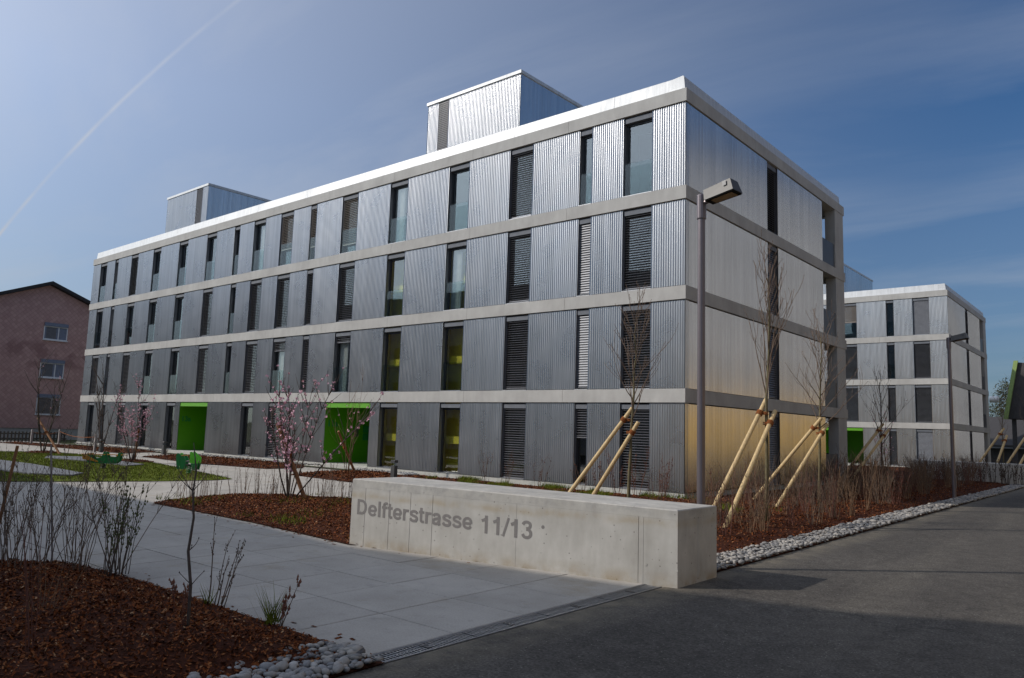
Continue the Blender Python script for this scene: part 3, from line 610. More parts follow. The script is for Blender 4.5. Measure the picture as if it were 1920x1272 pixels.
def apartment(name, label, loc, L, states, portals, towers, spw=8):
    T = thing(name, label, 'building', loc); D = 14.16
    wins = [w for w in WINS if w[0] > -L+.5]
    for k in range(4):
        z0, z1 = zfloor(k), ztop(k); h = z1-z0
        ops = []
        for i, w in enumerate(wins):
            if k == 0 and states.get((0, i)) is None and i in states.get('skip', ()): continue
            ops.append((w[0], w[1], i))
        if k == 0: ops += [(p[0], p[1], 'portal') for p in portals]
        ops.sort(key=lambda q: -q[0]); edge = 0.0
        segs = []
        for (a, b, i) in ops:
            segs.append((b, edge)); edge = a
        segs.append((-L, edge))
        for (a, b) in segs:
            b2 = b-CL if b == 0 else b; a2 = a+CL if a == -L else a
            corr(T, b2-a2, h-.05, (a2, CL, z0+.018), spw=spw)
            MB().box(a2, b2, .066, .30, z0, z1).obj('backing_wall', M['reveal'], T)
        for (a, b, i) in ops:
            if i == 'portal': continue
            st = states.get((k, i), 'o'); w = b-a; wm = win_meshes(w, h); lo = (a, 0, z0)
            fo = link('window', wm['frame'], T, lo)
            for nm, key in (('pane', 'glass'), ('blind_box', 'head'), ('sill', 'sill')): link(nm, wm[key], fo)
            yel = i in (3, 4) and k < 3 and states.get('yellow')
            link('room', wm['roomy' if yel else 'room'], fo)
            if yel: link('landing', wm['landing'], fo)
            if 'c' in st: link('curtain', wm['curtain'], fo)
            if k > 0 and ('o' in st or 'h' in st): link('balustrade', wm['rail'], fo)
            if st[0] in 'bB': link('blind', blind_mesh(w, h, 1.0, 14 if st[0] == 'b' else 62, M['slat'] if st[0] == 'b' else M['slat_light']), fo)
            if st[0] == 'h': link('blind', blind_mesh(w, h, .42 if len(st) == 1 else float(st[1:4]), 20, M['slat_beige'] if k == 3 else M['slat']), fo)
        if k == 0:
            for (a, b, num) in portals:
                d = 3.3; e = MB()
                ai, bi = a+.004, b-.004; e.add([(ai,.05,0.02),(bi,.05,.02),(bi,d,.02),(ai,d,.02),(ai,.05,z1-.003),(bi,.05,z1-.003),(bi,d,z1-.003),(ai,d,z1-.003)], [(4,7,6,5),(0,3,7,4),(1,5,6,2),(2,6,7,3)])
                eo = e.obj('entrance', M['green'], T)
                MB().box(a+.02, b-.02, .06, .10, z1-.22, z1-.03).obj('lintel', M['green'], eo)
                MB().box(a-.01, b+.01, -.05, d, -.02, .10).obj('threshold', M['plinth'], eo)
                MB().box(a+1.75, a+2.65, d-.06, d-.01, .12, 2.2).obj('door', M['green'], eo)
                MB().box(a+1.80, a+1.83, d-.10, d-.06, .9, 1.3).obj('handle', M['steel'], eo)
                for q in range(6): MB().box(a+.012, a+.05, 2.0+(q % 3)*.36, 2.33+(q % 3)*.36, 1.05+(q//3)*.32, 1.34+(q//3)*.32).obj('letterbox', M['green_dk'], eo)
                MB().box(a+.012, a+.03, 1.55, 1.75, 1.2, 1.6).obj('bell_panel', M['steel'], eo)
                if num:
                    t = text_mesh(num, .36, .004, .01); tm = t; tm.materials.append(M['green_dk'])
                    no = link('house_number', tm, eo, (a+.010, .16, 1.6)); no.rotation_euler = (math.pi/2, 0, math.pi/2)
        # side wall
        for (ya, yb) in ((CL, 5.9), (6.83, 11.5)):
            ww = yb-ya; n = 1
            for q in range(n):
                corr(T, ww/n+.001, h-.05, (-CL-.0005*q, ya+q*ww/n-.0005, z0+.018), M['alu_side'], 'y', spw)
            MB().box(-.30, -.066, max(ya, .30), yb, z0, z1).obj('backing_wall', M['core'], T)
        wm = win_meshes(.93, h); fo = link('window', wm['frame'], T, (0, 5.9, z0), math.pi/2)
        for nm, key in (('pane', 'glass'), ('blind_box', 'head'), ('sill', 'sill'), ('room', 'room')): link(nm, wm[key], fo)
        link('blind', blind_mesh(.93, h, 1.0, 18 if k == 3 else 58, M['slat']), fo)
        # loggia at the far end
        MB().box(-4.0, -.30, 11.30, 11.48, z0, z1).box(-4.2, -4.0, 11.3, 14.0, z0, z1).obj('loggia_wall', M['core'], T)
        MB().box(-.42, -.02, 13.0, 14.06, z0, z1).obj('column', M['band'], T)
        MB().box(-.10, -.06, 11.5, 12.98, z0, z0+1.0).obj('loggia_railing', M['frame'], T)
        MB().box(-3.98, -.44, 14.02, 14.06, z0, z0+1.0).obj('loggia_railing', M['frame'], T)
        MB().box(-L+.06, -4.2, 13.95, 14.10, z0, z1).obj('rear_wall', M['alu'], T)
        MB().box(-L+.05, -L+.2, .31, 13.94, z0, z1).obj('end_wall', M['alu'], T)
        # concrete bands, cast in lengths
        zt = 2.95+2.85*k; zb = zt-.38
        js = [0.0]+[x for x in np.arange(-4.12, -L+1.5, -4.17)]+[-L]
        for q in range(len(js)-1):
            MB().box(js[q+1]+.004, js[q]-(.004 if q else 0), 0, .35, zb, zt).obj('concrete_band', M['band'], T)
        for ya, yb in ((.354, 4.86), (4.868, 9.5), (9.508, D)): MB().box(-.35, 0, ya, yb, zb, zt).obj('concrete_band', M['band'], T)
        MB().box(-L, -.36, D-.3, D, zb, zt).obj('concrete_band', M['band'], T); MB().box(-L, -L+.35, .36, D-.31, zb, zt).obj('concrete_band', M['band'], T)
        MB().box(-L+.36, -.36, .36, D-.31, zb+.03, zt-.03).obj('floor_slab', M['band'], T)
    MB().box(-L+.1, -.1, .10, 13.0, -.1, .136).obj('plinth', M['plinth'], T)
    MB().box(-L+.02, -.02, .02, .098, -.1, .13).obj('plinth', M['plinth'], T)
    # parapet in folded lengths
    js = [-.19]+[x for x in np.arange(-2.49, -L+1.5, -3.98)]+[-L+.19]
    for q in range(len(js)-1):
        a, b = js[q+1]+.006, js[q]-(.006 if q else 0)
        pm = MB().prof([(.10, 11.5), (.14, 11.915), (.17, 11.94), (.55, 11.90), (.55, 11.5)], a, b, 'x'); pm.obj('parapet', M['parapet'], T)
    for ya, yb in ((.56, 4.4), (4.412, 8.4), (8.412, D-.2)):
        MB().prof([(-.10, 11.5), (-.14, 11.915), (-.17, 11.94), (-.55, 11.90), (-.55, 11.5)], ya if ya > .6 else .11, yb, 'y').obj('parapet', M['parapet'], T)
    MB().box(-L+.2, -.6, D-.5, D-.2, 11.5, 11.9).box(-L+.19, -L+.5, .6, D-.55, 11.5, 11.9).obj('parapet', M['parapet'], T)
    for (xa, xb, la, lb) in towers:
        ya, yb, zt = 2.0, 12.9, 15.0
        to = MB().box(xa+.05, xb-.05, ya+.05, yb, 11.4, zt).obj('roof_tower', M['alu'], T)
        for a, b in ((xa, la), (lb, xb)): corr(to, b-a, zt-11.5, (a, ya, 11.5), spw=spw)
        for q in range(3): corr(to, (yb-ya)/3, zt-11.5, (xb, ya+q*(yb-ya)/3, 11.5), M['alu_side'], 'y', spw)
        lv = MB()
        for i in range(44): z = 11.55+i*.078; lv.add([(la,ya-.01,z),(lb,ya-.01,z),(lb,ya+.04,z+.055),(la,ya+.04,z+.055),(la,ya-.01,z+.012),(lb,ya-.01,z+.012),(lb,ya+.04,z+.067),(la,ya+.04,z+.067)], [(0,3,2,1),(4,5,6,7),(0,1,5,4),(1,2,6,5),(2,3,7,6),(3,0,4,7)])
        lv.obj('louvre', M['slat'], to)
        MB().cbox(xa-.05, xb+.05, ya-.05, yb+.05, zt, zt+.14, .02).obj('coping', M['parapet'], to)
    return T
def text_mesh(s, size, ext, off):
    cu = bpy.data.curves.new('t', 'FONT'); cu.body = s; cu.size = size; cu.extrude = ext; cu.offset = off
    ob = bpy.data.objects.new('t', cu); COL.objects.link(ob); dg = bpy.context.evaluated_depsgraph_get(); dg.update()
    me = bpy.data.meshes.new_from_object(ob.evaluated_get(dg)); bpy.data.objects.remove(ob); me.name = 'lettering'; return me
S1 = {'yellow': True, 'skip': (5, 6, 9, 10)}
rows = {3: 'o o b o oc h.85 h.75 h.68 oc o o o o b o o', 2: 'b B b oc o b b b b o b o o o o o', 1: 'b B b o o h.12c b h.18c b o b o o b o b', 0: 'b h.40 b o o - - b o - - o o b o o'}
for k, s in rows.items():
    for i, q in enumerate(s.split()):
        if q != '-': S1[(k, i)] = q
apartment('apartment_building', 'long four-storey block of corrugated metal and concrete bands behind the lettered wall', (0, 0, 0), 41.04, S1,
          [(-16.05, -13.24, '11a'), (-28.30, -25.53, '13a')], [(-12.89, -7.88, -12.26, -11.67), (-35.92, -31.01, -32.33, -31.6)])
S2 = {'skip': (2,)}
rows2 = {3: 'B o h.5 o o', 2: 'b o b o o', 1: 'b b b o o', 0: 'B b - o o'}
for k, s in rows2.items():
    for i, q in enumerate(s.split()):
        if q != '-': S2[(k, i)] = q
apartment('apartment_building', 'farther metal-clad block down the road with a dark green doorway', (-.2, 35.9, 0), 14.0, S2, [(-8.1, -5.3, None)], [(-12.89, -7.88, -12.26, -11.67)], 6)

# ------------------------------------------------------------------ lettered wall
Aw, Bw = Vector((0.868, -11.736, 0)), Vector((5.556, -10.851, 0)); dw = (Bw-Aw).normalized(); Lw = (Bw-Aw).length; ang = math.atan2(dw.y, dw.x)
wl = thing('concrete_wall', 'thick low concrete wall lettered with a street name, at the path entrance', 'wall', Aw, ang)
# plan outline in wall-local coordinates (x along front, y to the back); end faces run along world Y
sk = math.tan(math.pi/2-ang-math.pi/2)  # shear of the end faces
wb = Vector((math.sin(ang), math.cos(ang)))*0.99      # world +Y in local axes
def notch(c, w=.008, d=.007): return [(c-w/2, 0), (c, d), (c+w/2, 0)]
front = [(0, 0)]
for c in (.25, .68, 1.045, 1.412): front += notch(c)
front += notch(2.70, .004, .003)+notch(4.31)+notch(4.37, .005, .004)+[(Lw, 0)]
end = [(Lw+wb.x*.5-.002, wb.y*.5-.006), (Lw+wb.x*.5-.007, wb.y*.5), (Lw+wb.x*.5+.002, wb.y*.5+.006)]
poly = front+end+[(Lw+wb.x, wb.y), (wb.x, wb.y)]
def topz(x): return .93-.075*x/Lw
mb = MB(); n = len(poly); mb.add([(x, y, -.1) for x, y in poly]+[(x, y, topz(x)-.115) for x, y in poly], [tuple(reversed(range(n))), tuple(range(n, 2*n))]+[(i, (i+1) % n, n+(i+1) % n, n+i) for i in range(n)])
mb.obj('body', M['wallconc'], wl)
cp = [(0, 0), (Lw, 0), (Lw+wb.x, wb.y), (wb.x, wb.y)]; c = .012
ins = [(c, c), (Lw-c, c), (Lw+wb.x-c, wb.y-c), (wb.x+c, wb.y-c)]
v = [(x, y, topz(x)-.114) for x, y in cp]+[(x, y, topz(x)-c) for x, y in cp]+[(x, y, topz(x)) for x, y in ins]
MB().add(v, [(3,2,1,0),(8,9,10,11)]+[(i, (i+1) % 4, 4+(i+1) % 4, 4+i) for i in range(4)]+[(4+i, 4+(i+1) % 4, 8+(i+1) % 4, 8+i) for i in range(4)]).obj('cap', M['wallconc'], wl)
GL = {'D': (1.0, [[(.17,0),(.17,1)], [(.17,.905),(.40,.905),(.56,.885),(.69,.80),(.775,.66),(.79,.5),(.775,.34),(.69,.20),(.56,.115),(.40,.095),(.17,.095)]]),
 'e': (.777, [[(.66,.345),(.13,.345)], [(.655,.345),(.64,.49),(.55,.61),(.40,.655),(.25,.615),(.145,.50),(.12,.36),(.15,.21),(.25,.105),(.40,.07),(.55,.10),(.655,.20)]]),
 'l': (.388, [[(.194,0),(.194,1)]]), 'f': (.465, [[(.2,0),(.2,.76),(.225,.86),(.30,.915),(.47,.915)], [(.02,.655),(.43,.655)]]),
 't': (.465, [[(.2,.93),(.2,.22),(.225,.12),(.31,.075),(.45,.085)], [(.02,.655),(.44,.655)]]), 'r': (.543, [[(.16,0),(.16,.725)], [(.16,.40),(.20,.555),(.31,.635),(.53,.635)]]),
 's': (.777, [[(.66,.52),(.58,.62),(.44,.66),(.29,.645),(.18,.575),(.175,.48),(.26,.415),(.40,.375),(.55,.335),(.635,.26),(.62,.15),(.51,.08),(.36,.065),(.21,.10),(.12,.21)]]),
 'a': (.777, [[(.14,.52),(.22,.62),(.37,.66),(.52,.63),(.59,.53),(.59,.16),(.64,0)], [(.59,.41),(.38,.375),(.20,.32),(.135,.20),(.20,.095),(.34,.07),(.49,.12),(.59,.24)]]),
 '1': (.777, [[(.45,0),(.45,1)], [(.45,.84),(.33,.755),(.14,.685)]]), '/': (.388, [[(.02,-.02),(.37,1.02)]]),
 '3': (.777, [[(.12,.76),(.22,.88),(.38,.915),(.53,.87),(.59,.74),(.53,.61),(.34,.55)], [(.34,.53),(.54,.48),(.63,.32),(.57,.15),(.40,.08),(.22,.11),(.11,.25)]])}
def letters(txt, x0, x1, zb0, zb1, hh, hw=.098):
    mb = MB(); adv = sum(GL[c][0] for c in txt)-.1; cx = -.05; q = 0
    for ch in txt:
        for stn in GL[ch][1]:
            pts_ = [Vector(a) for a in stn]; w_ = hw*.72 if ch == '/' else hw
            if len(pts_) > 3:
                sm = []
                for i in range(len(pts_)-1):
                    a, b, c, d = pts_[max(i-1, 0)], pts_[i], pts_[i+1], pts_[min(i+2, len(pts_)-1)]
                    for t in (0, .33, .66): sm.append(.5*((2*b)+(-a+c)*t+(2*a-5*b+4*c-d)*t*t+(-a+3*b-3*c+d)*t**3))
                pts_ = sm+[pts_[-1]]
            L_, R_ = [], []
            for i, p_ in enumerate(pts_):
                t = (pts_[min(i+1, len(pts_)-1)]-pts_[max(i-1, 0)]).normalized(); n_ = Vector((-t.y, t.x))*w_; n_.y *= .86 if abs(t.x) > .5 else 1; L_.append(p_+n_); R_.append(p_-n_)
            def m3(p_, dep):
                X = (cx+p_.x)/adv; return (x0+X*(x1-x0), dep, zb0+(zb1-zb0)*X+p_.y*hh)
            k = len(L_); fr_ = -.0015-.00025*(q % 7); q += 1
            V_ = [m3(a, fr_) for a in L_]+[m3(a, fr_) for a in R_]+[m3(a, .002) for a in L_]+[m3(a, .002) for a in R_]
            F_ = [(i, k+i, k+i+1, i+1) for i in range(k-1)]+[(i, i+1, 2*k+i+1, 2*k+i) for i in range(k-1)]+[(k+i, 3*k+i, 3*k+i+1, k+i+1) for i in range(k-1)]+[(0, 2*k, 3*k, k), (k-1, 2*k-1, 4*k-1, 3*k-1)]
            mb.add(V_, F_)
        cx += GL[ch][0]
    return mb
tag(letters('Delfterstrasse', .105, 2.043, .437, .392, .214).obj('lettering', M['letter'], wl), 'grey painted street name on the wall front')
tag(letters('11/13', 2.17, 2.93, .368, .352, .226).obj('lettering', M['letter'], wl), 'grey painted house numbers on the wall front')
MB().tube([(3.075, -.002, .52), (3.075, .01, .52)], .022, 14).obj('formwork_plug', M['letter'], wl)
for (x, z) in ((4.40, .22), (4.76, .19)): MB().tube([(x, -.004, z), (x, .01, z)], .018, 12).obj('formwork_plug', M['wallconc'], wl)
w2 = thing('concrete_wall', 'pale low concrete wall behind twiggy shrubs at the farther block', 'wall', (1.0, 20.2, 0), .05)
MB().prism([(0, 0), (5.0, 0), (5.0, 1), (0, 1)], -.1, .79).obj('body', M['wallconc'], w2)
MB().cbox(0, 5.0, 0, 1, .791, .9, .012).obj('cap', M['wallconc'], w2)
# ------------------------------------------------------------------ lamps
def lamp(loc, label, h, rz=0.0):
    T = thing('street_lamp', label, 'street lamp', (loc[0], loc[1], 0), rz, 'street lamps along the road')
    MB().tube([(0,0,-.1),(0,0,.9),(0,0,h-.34)], [.056,.055,.05], 16).obj('post', M['post'], T, smooth=False)
    MB().tube([(0,0,h-.34),(0,0,h-.33),(0,0,h-.02),(0,0,h)], [.062,.064,.064,.056], 16).obj('collar', M['post'], T)
    MB().box(.045,.062,-.04,.04,.35,.75).obj('service_door', M['post'], T)
    hd = MB(); a = rad(9); c, s = math.cos(a), math.sin(a)
    def tr(x, y, z): return (.10+x*c-z*s, y, h-.10+x*s+z*c)
    x0, x1, w0, w1 = 0, .44, .115, .135
    vb = [(x0,-w0,-.02),(x1,-w1,-.02),(x1,w1,-.02),(x0,w0,-.02),(x0,-w0+.02,.13),(x1-.03,-w1+.03,.15),(x1-.03,w1-.03,.15),(x0,w0-.02,.13)]
    hd.add([tr(*q) for q in vb], [(0,3,2,1),(4,5,6,7),(0,1,5,4),(1,2,6,5),(2,3,7,6),(3,0,4,7)]); ho = hd.obj('lamp_head', M['lamphead'], T)
    MB().add([tr(*q) for q in [(x0+.01,-w0+.01,-.035),(x1-.01,-w1+.01,-.035),(x1-.01,w1-.01,-.035),(x0+.01,w0-.01,-.035),(x0+.01,-w0+.01,-.018),(x1-.01,-w1+.01,-.018),(x1-.01,w1-.01,-.018),(x0+.01,w0-.01,-.018)]], [(0,3,2,1),(4,5,6,7),(0,1,5,4),(1,2,6,5),(2,3,7,6),(3,0,4,7)]).obj('gasket', M['black'], ho)
    MB().add([tr(*q) for q in [(.08,-.075,-.042),(.39,-.09,-.042),(.39,.09,-.042),(.08,.075,-.042),(.08,-.075,-.034),(.39,-.09,-.034),(.39,.09,-.034),(.08,.075,-.034)]], [(0,3,2,1),(4,5,6,7),(0,1,5,4),(1,2,6,5),(2,3,7,6),(3,0,4,7)]).obj('lens', M['lens'], ho)
    MB().add([tr(*q) for q in [(.30,-.1305,.07),(.355,-.132,.07),(.355,-.123,.14),(.30,-.121,.14)]], [(0,1,2,3)]).obj('latch', M['frame'], ho)
    MB().tube([(0.03,0,h-.12),(.16,0,h-.08)], .035, 10).obj('bracket', M['post'], T)
lamp((5.12, -9.40), 'grey street lamp standing right behind the lettered concrete wall', 4.97, rad(-4))
lamp((4.90, 7.82), 'smaller-looking street lamp farther down the road beside the farther block', 4.95, rad(-4))

# ------------------------------------------------------------------ woody plants
def wander(r, p, d, L, n, wob, up=0.0):
    pts = [Vector(p)]; d = Vector(d).normalized(); st = L/n
    for i in range(n):
        d = (d+Vector((r.gauss(0, wob), r.gauss(0, wob), r.gauss(0, wob*.5)+up))).normalized(); pts.append(pts[-1]+d*st)
    return pts, d
def octa(mb, p, r, l=1.6, d=None):
    x, y, z = p; b = len(mb.v)
    mb.v += [(x+r, y, z), (x, y+r, z), (x-r, y, z), (x, y-r, z), (x, y, z+r*l), (x, y, z-r)]
    mb.f += [(b, b+1, b+4), (b+1, b+2, b+4), (b+2, b+3, b+4), (b+3, b, b+4), (b+1, b, b+5), (b+2, b+1, b+5), (b+3, b+2, b+5), (b, b+3, b+5)]
def petals(mb, r, p, s):
    for _ in range(5):
        a = Vector((r.gauss(0, 1), r.gauss(0, 1), r.gauss(0, .8))).normalized(); b_ = a.orthogonal().normalized(); c_ = a.cross(b_); o = Vector(p)+a*s*.5
        k = len(mb.v); mb.v += [tuple(o-b_*s*.5), tuple(o+c_*s*.55), tuple(o+b_*s*.5), tuple(o-c_*s*.4+a*s*.3)]; mb.f.append((k, k+1, k+2, k+3))
def young_tree(seed, loc, H, r0, label, lean=(0, 0), n=16, start=.42, blen=.34, ang=32, mat='bark_green', group='young staked trees', cat='tree', twigs=3, up=.10):
    r = random.Random(seed); T = thing('young_tree', label, cat, (loc[0], loc[1], 0.03), 0, group)
    tr = MB(); cr = MB(); k = 10; tp = []
    for i in range(k+1):
        t = i/k; tp.append(Vector((lean[0]*t+r.gauss(0, .012)*H*.3*t, lean[1]*t+r.gauss(0, .012)*H*.3*t, H*.82*t-.1*(i == 0))))
    tr.tube(tp, [r0*(1-.80*(i/k)**.9) for i in range(k+1)], 8)
    def along(t):
        q = t*k; i = min(int(q), k-1); return tp[i].lerp(tp[i+1], q-i)
    for j in range(n):
        t = start+(1-start)*(j+.3*r.random())/n; a = j*2.4+r.uniform(-.4, .4); an = rad(ang*r.uniform(.75, 1.35))*(1.15-.55*t)
        d = Vector((math.cos(a)*math.sin(an), math.sin(a)*math.sin(an), math.cos(an))); L = H*blen*(1.25-.75*t)*r.uniform(.7, 1.2)
        rb_ = r0*(.34*(1-t)+.13); pts_, _ = wander(r, along(t), d, L, 6, .10, up); cr.tube(pts_, [max(.0045, rb_*(1-.85*q/6)) for q in range(7)], 5)
        for m_ in range(twigs):
            q = r.randint(2, 5); a2 = r.uniform(0, 6.3); d2 = (pts_[q+1]-pts_[q]).normalized()+Vector((math.cos(a2), math.sin(a2), r.uniform(0, .5)))*.6
            p2, _ = wander(r, pts_[q], d2, L*r.uniform(.25, .5), 4, .12, up*.8); cr.tube(p2, [max(.004, rb_*.35*(1-.7*e/4)) for e in range(5)], 4)
            for e in (2, 4): octa(cr, p2[e], .008, 2.2)
        for q in (3, 4, 5, 6): octa(cr, pts_[q]+Vector((r.gauss(0, .006), r.gauss(0, .006), 0)), .009, 2.0)
    tr.obj('trunk', M[mat], T, smooth=True); cr.obj('crown', M[mat if mat != 'bark_green' else 'twig'], T, smooth=True); return T
def stake(a, b, rr, label, group, mat='stake', tie=.86, name='tree_stake'):
    A = Vector(a); B = Vector(b); T = thing(name, label, 'stake', A, 0, group); d = B-A
    MB().tube([(-d.normalized()*.15), d*.33, d*.66, d*.995, d], [rr*1.03, rr, rr*.99, rr*.97, rr*.9], 12).obj('pole', M[mat], T, smooth=False)
    if tie:
        c0 = d*tie; u_ = d.normalized(); e1 = u_.orthogonal().normalized(); e2 = u_.cross(e1); ro = MB()
        for off in (-.035, -.01, .015, .038):
            ro.tube([c0+u_*off+(e1*math.cos(t)+e2*math.sin(t))*(rr+.011) for t in np.linspace(0, 6.28, 13)], .013, 5)
        return T, ro, A+c0
    return T, None, None
def tied(st, trunk_xy):
    T, ro, P = st
    d = Vector((trunk_xy[0]-P.x, trunk_xy[1]-P.y, 0)); L = d.length
    if 0.03 < L < .6:
        A = T.location; s = P-A
        ro.tube([s, s+d*.5+Vector((0, 0, -.02)), s+d*1.02], .016, 5)
        e = d.normalized() if L > 0 else Vector((1, 0, 0))
        for dz in (-.02, .012):
            ro.tube([s+d+Vector((math.cos(t), math.sin(t), 0))*.045+Vector((0, 0, dz)) for t in np.linspace(0, 6.28, 11)], .013, 5)
    ro.obj('rope_tie', M['rope'], T)
def shrub(seed, loc, n, H, spread, label, group, mat='twig', rs=.006, budr=.007, twig=2, cat='shrub', lean=(0, 0), budmat='bud', name='shrub', leaves=0, dens=7, stems_r=.10, blossom=0, zb=0.03, wob=.05):
    r = random.Random(seed); T = thing(name, label, cat, (loc[0], loc[1], zb), 0, group); mb = MB(); bu = MB(); bl = MB()
    for i in range(n):
        a = r.uniform(0, 6.3); q = r.random()**.7; b0 = Vector((math.cos(a)*stems_r*q, math.sin(a)*stems_r*q, -.05)); tl = spread*q*r.uniform(.6, 1.3)
        d = Vector((math.cos(a)*tl+lean[0], math.sin(a)*tl+lean[1], 1)); L = H*r.uniform(.55, 1.08); ns = 8
        p, _ = wander(r, b0, d, L, ns, wob, .02); r_ = rs*r.uniform(.7, 1.25); mb.tube(p, [r_*(1-.7*e/ns) for e in range(ns+1)], 5)
        for _ in range(twig):
            e = r.randint(3, ns-1); a2 = r.uniform(0, 6.3); d2 = (p[e]-p[e-1]).normalized()+Vector((math.cos(a2), math.sin(a2), .2))*.75
            t2, _ = wander(r, p[e], d2, L*r.uniform(.10, .30), 4, .09, .08); mb.tube(t2, [r_*.5*(1-.6*x/4) for x in range(5)], 4)
            if budr:
                for x in (2, 3, 4): octa(bu, t2[x], budr*r.uniform(.6, 1.1), 2.2)
            if blossom:
                for x in (1, 2, 3, 4):
                    if r.random() < blossom: petals(bl, r, t2[x]+Vector((r.gauss(0, .012), r.gauss(0, .012), 0)), r.uniform(.03, .055))
        if budr:
            for x in range(dens):
                t = r.uniform(.3, 1)*ns; e = min(int(t), ns-1); c_ = p[e].lerp(p[e+1], t-e); octa(bu, c_+Vector((r.gauss(0, r_), r.gauss(0, r_), 0)), budr*r.uniform(.6, 1.2), 2.2)
        if leaves:
            for x in range(leaves):
                t = r.uniform(.3, 1)*ns; e = min(int(t), ns-1); c_ = p[e].lerp(p[e+1], t-e); petals(bl, r, c_+Vector((r.gauss(0, .02), r.gauss(0, .02), 0)), r.uniform(.015, .03))
        if blossom and r.random() < .5:
            for x in range(2, ns):
                if r.random() < blossom*.5: petals(bl, r, p[x], r.uniform(.02, .04))
    mb.obj('stems', M[mat], T, smooth=True)
    if bu.f: tag(bu.obj('buds', M[budmat], T), kind='stuff')
    if bl.f: tag(bl.obj('leaves' if leaves else 'blossoms', M['deadleaf'] if leaves else M['blossom'], T), kind='stuff')
    return T

# staked trees of the side bed
t1 = G(1177, 966); t2 = G(1437, 985); t3 = (3.15, 1.05); t4 = (1.55, 13.0); t5 = (4.1, 23.6); t6 = (5.15, 23.2)
young_tree(11, t1, 5.05, .042, 'bare young tree with greenish trunk in front of the metal facade, behind the wall', (.15, 0), 22, .47, .30, 36, twigs=4)
young_tree(12, t2, 5.95, .050, 'bare young tree with upright branches, nearest of the staked trees by the road', (.05, .05), 18, .48, .34, 20, up=.16, twigs=4)
young_tree(13, t3, 5.2, .045, 'bare spreading young tree behind the nearest staked one, before the block end', (.1, 0), 23, .45, .32, 40, twigs=4)
young_tree(14, t4, 4.8, .045, 'dark bare young tree in the shade in front of the farther block', (0, 0), 20, .38, .36, 46, mat='bark')
young_tree(15, t5, 4.4, .035, 'slim bare young tree behind the farther concrete wall, left of the pair', (0, 0), 12, .5, .28, 24)
young_tree(16, t6, 4.4, .035, 'slim bare young tree behind the farther concrete wall, at the picture edge', (0, 0), 12, .5, .28, 24)
def top_at(tx, z, off): return (tx[0]+off[0], tx[1]+off[1], z)
SG = 'timber stakes propping the young trees'
def s_pair(tx, b1, b2, z1, z2, r, l1, l2, ext=.13, mat='stake'):
    for b_, z_, o, lb in ((b1, z1, (-.10, -.05), l1), (b2, z2, (.10, -.03), l2)):
        A = Vector((b_[0], b_[1], 0.03)); tie = Vector((tx[0]+o[0], tx[1]+o[1], z_)); d = tie-A; e = A+d*(1+ext)
        st = stake(A, e, r, lb, SG, mat, 1/(1+ext)); tied(st, tx)
s_pair(t2, G(1322, 988), G(1357, 998), 2.18, 1.98, .045, 'pale timber stake rising from behind the wall end to the nearest road tree', 'thick pale stake in the mulch leaning on the nearest road tree')
s_pair(t3, G(1411, 942), G(1454, 957), 1.98, 1.85, .045, 'slanting stake with its foot farthest back, propping the spreading young tree', 'right-hand stake of the spreading young tree before the block end')
s_pair(t1, G(1045, 958), G(1095, 960), 1.98, 1.72, .045, 'left stake of the pair seen above the lettered wall', 'right stake of the pair seen above the lettered wall')
s_pair(t4, (0.2, 12.0), (0.75, 11.3), 2.1, 1.9, .05, 'left shaded stake of the dark tree before the farther block', 'right shaded stake of the dark tree before the farther block')
s_pair(t5, (2.7, 22.9), (3.75, 22.2), 2.2, 1.9, .05, 'long slanting stake above the farther concrete wall, left of the lamp-side tree', 'steep stake above the farther concrete wall, leaning on the slim left tree')
s_pair(t6, (3.9, 22.4), (4.5, 22.2), 2.1, 1.8, .05, 'slanting stake of the right tree above the farther wall, upper of two', 'slanting stake of the right tree above the farther wall, lower of two')

# pink-flowering multi-stem trees
def vase_tree(seed, loc, n, H, spread, label, bl, mat='bark', rs=.017, twig=7):
    return shrub(seed, loc, n, H, spread, label, 'vase-shaped small trees of the courtyard', mat, rs, .008, twig, 'tree', (0, 0), 'bud', 'small_tree', 0, 10, .07, bl, .05, .045)
p2 = G(541, 942); p1 = G(248, 868); p3 = G(651, 889); p4 = G(190, 842); p5 = G(80, 851)
vase_tree(26, p2, 10, 3.0, .68, 'pink-flowering vase-shaped tree in the mulch bed left of the lettered wall', .5, twig=15)
vase_tree(22, p1, 9, 3.0, .55, 'pink-flowering small tree on the lawn before the far end of the block', .8, twig=11)
vase_tree(23, p3, 6, 3.5, .32, 'pale-twigged small tree in front of the nearer green entrance', .02, 'twig_tan', .014)
vase_tree(24, p4, 5, 4.2, .30, 'forked bare small tree by the far corner of the block', .0, 'bark', .035)
vase_tree(25, p5, 6, 4.2, .42, 'bare small tree on the lawn in front of the pink house', .03, 'bark', .028)
sp2 = G(572, 943); _t = stake((sp2[0], sp2[1], .06), (p2[0]-.28, p2[1]-.22, 1.68), .045, 'reddish stake through the pink-flowering tree by the wall', SG, 'stake_red', .58); _t[1].obj('rope_tie', M['rope'], _t[0])
def red_stake(a, b, lb, rr=.045, tie=.6):
    T, ro, _ = stake(a, b, rr, lb, SG, 'stake_red', tie); ro.obj('rope_tie', M['rope'], T)
q = G(664, 886); red_stake((q[0], q[1], .05), (p3[0]-.30, p3[1]-.25, 1.45), 'reddish stake leaning by the nearer green entrance')
q = G(112, 854); red_stake((q[0], q[1], .04), (p5[0]-.1, p5[1]-.3, 1.55), 'reddish stake crossing the bare lawn tree by the pink house')
q = G(252, 868); red_stake((q[0], q[1], .04), (p1[0]+.05, p1[1]+.1, 1.3), 'upright short stake inside the pink lawn tree', .035, .9)
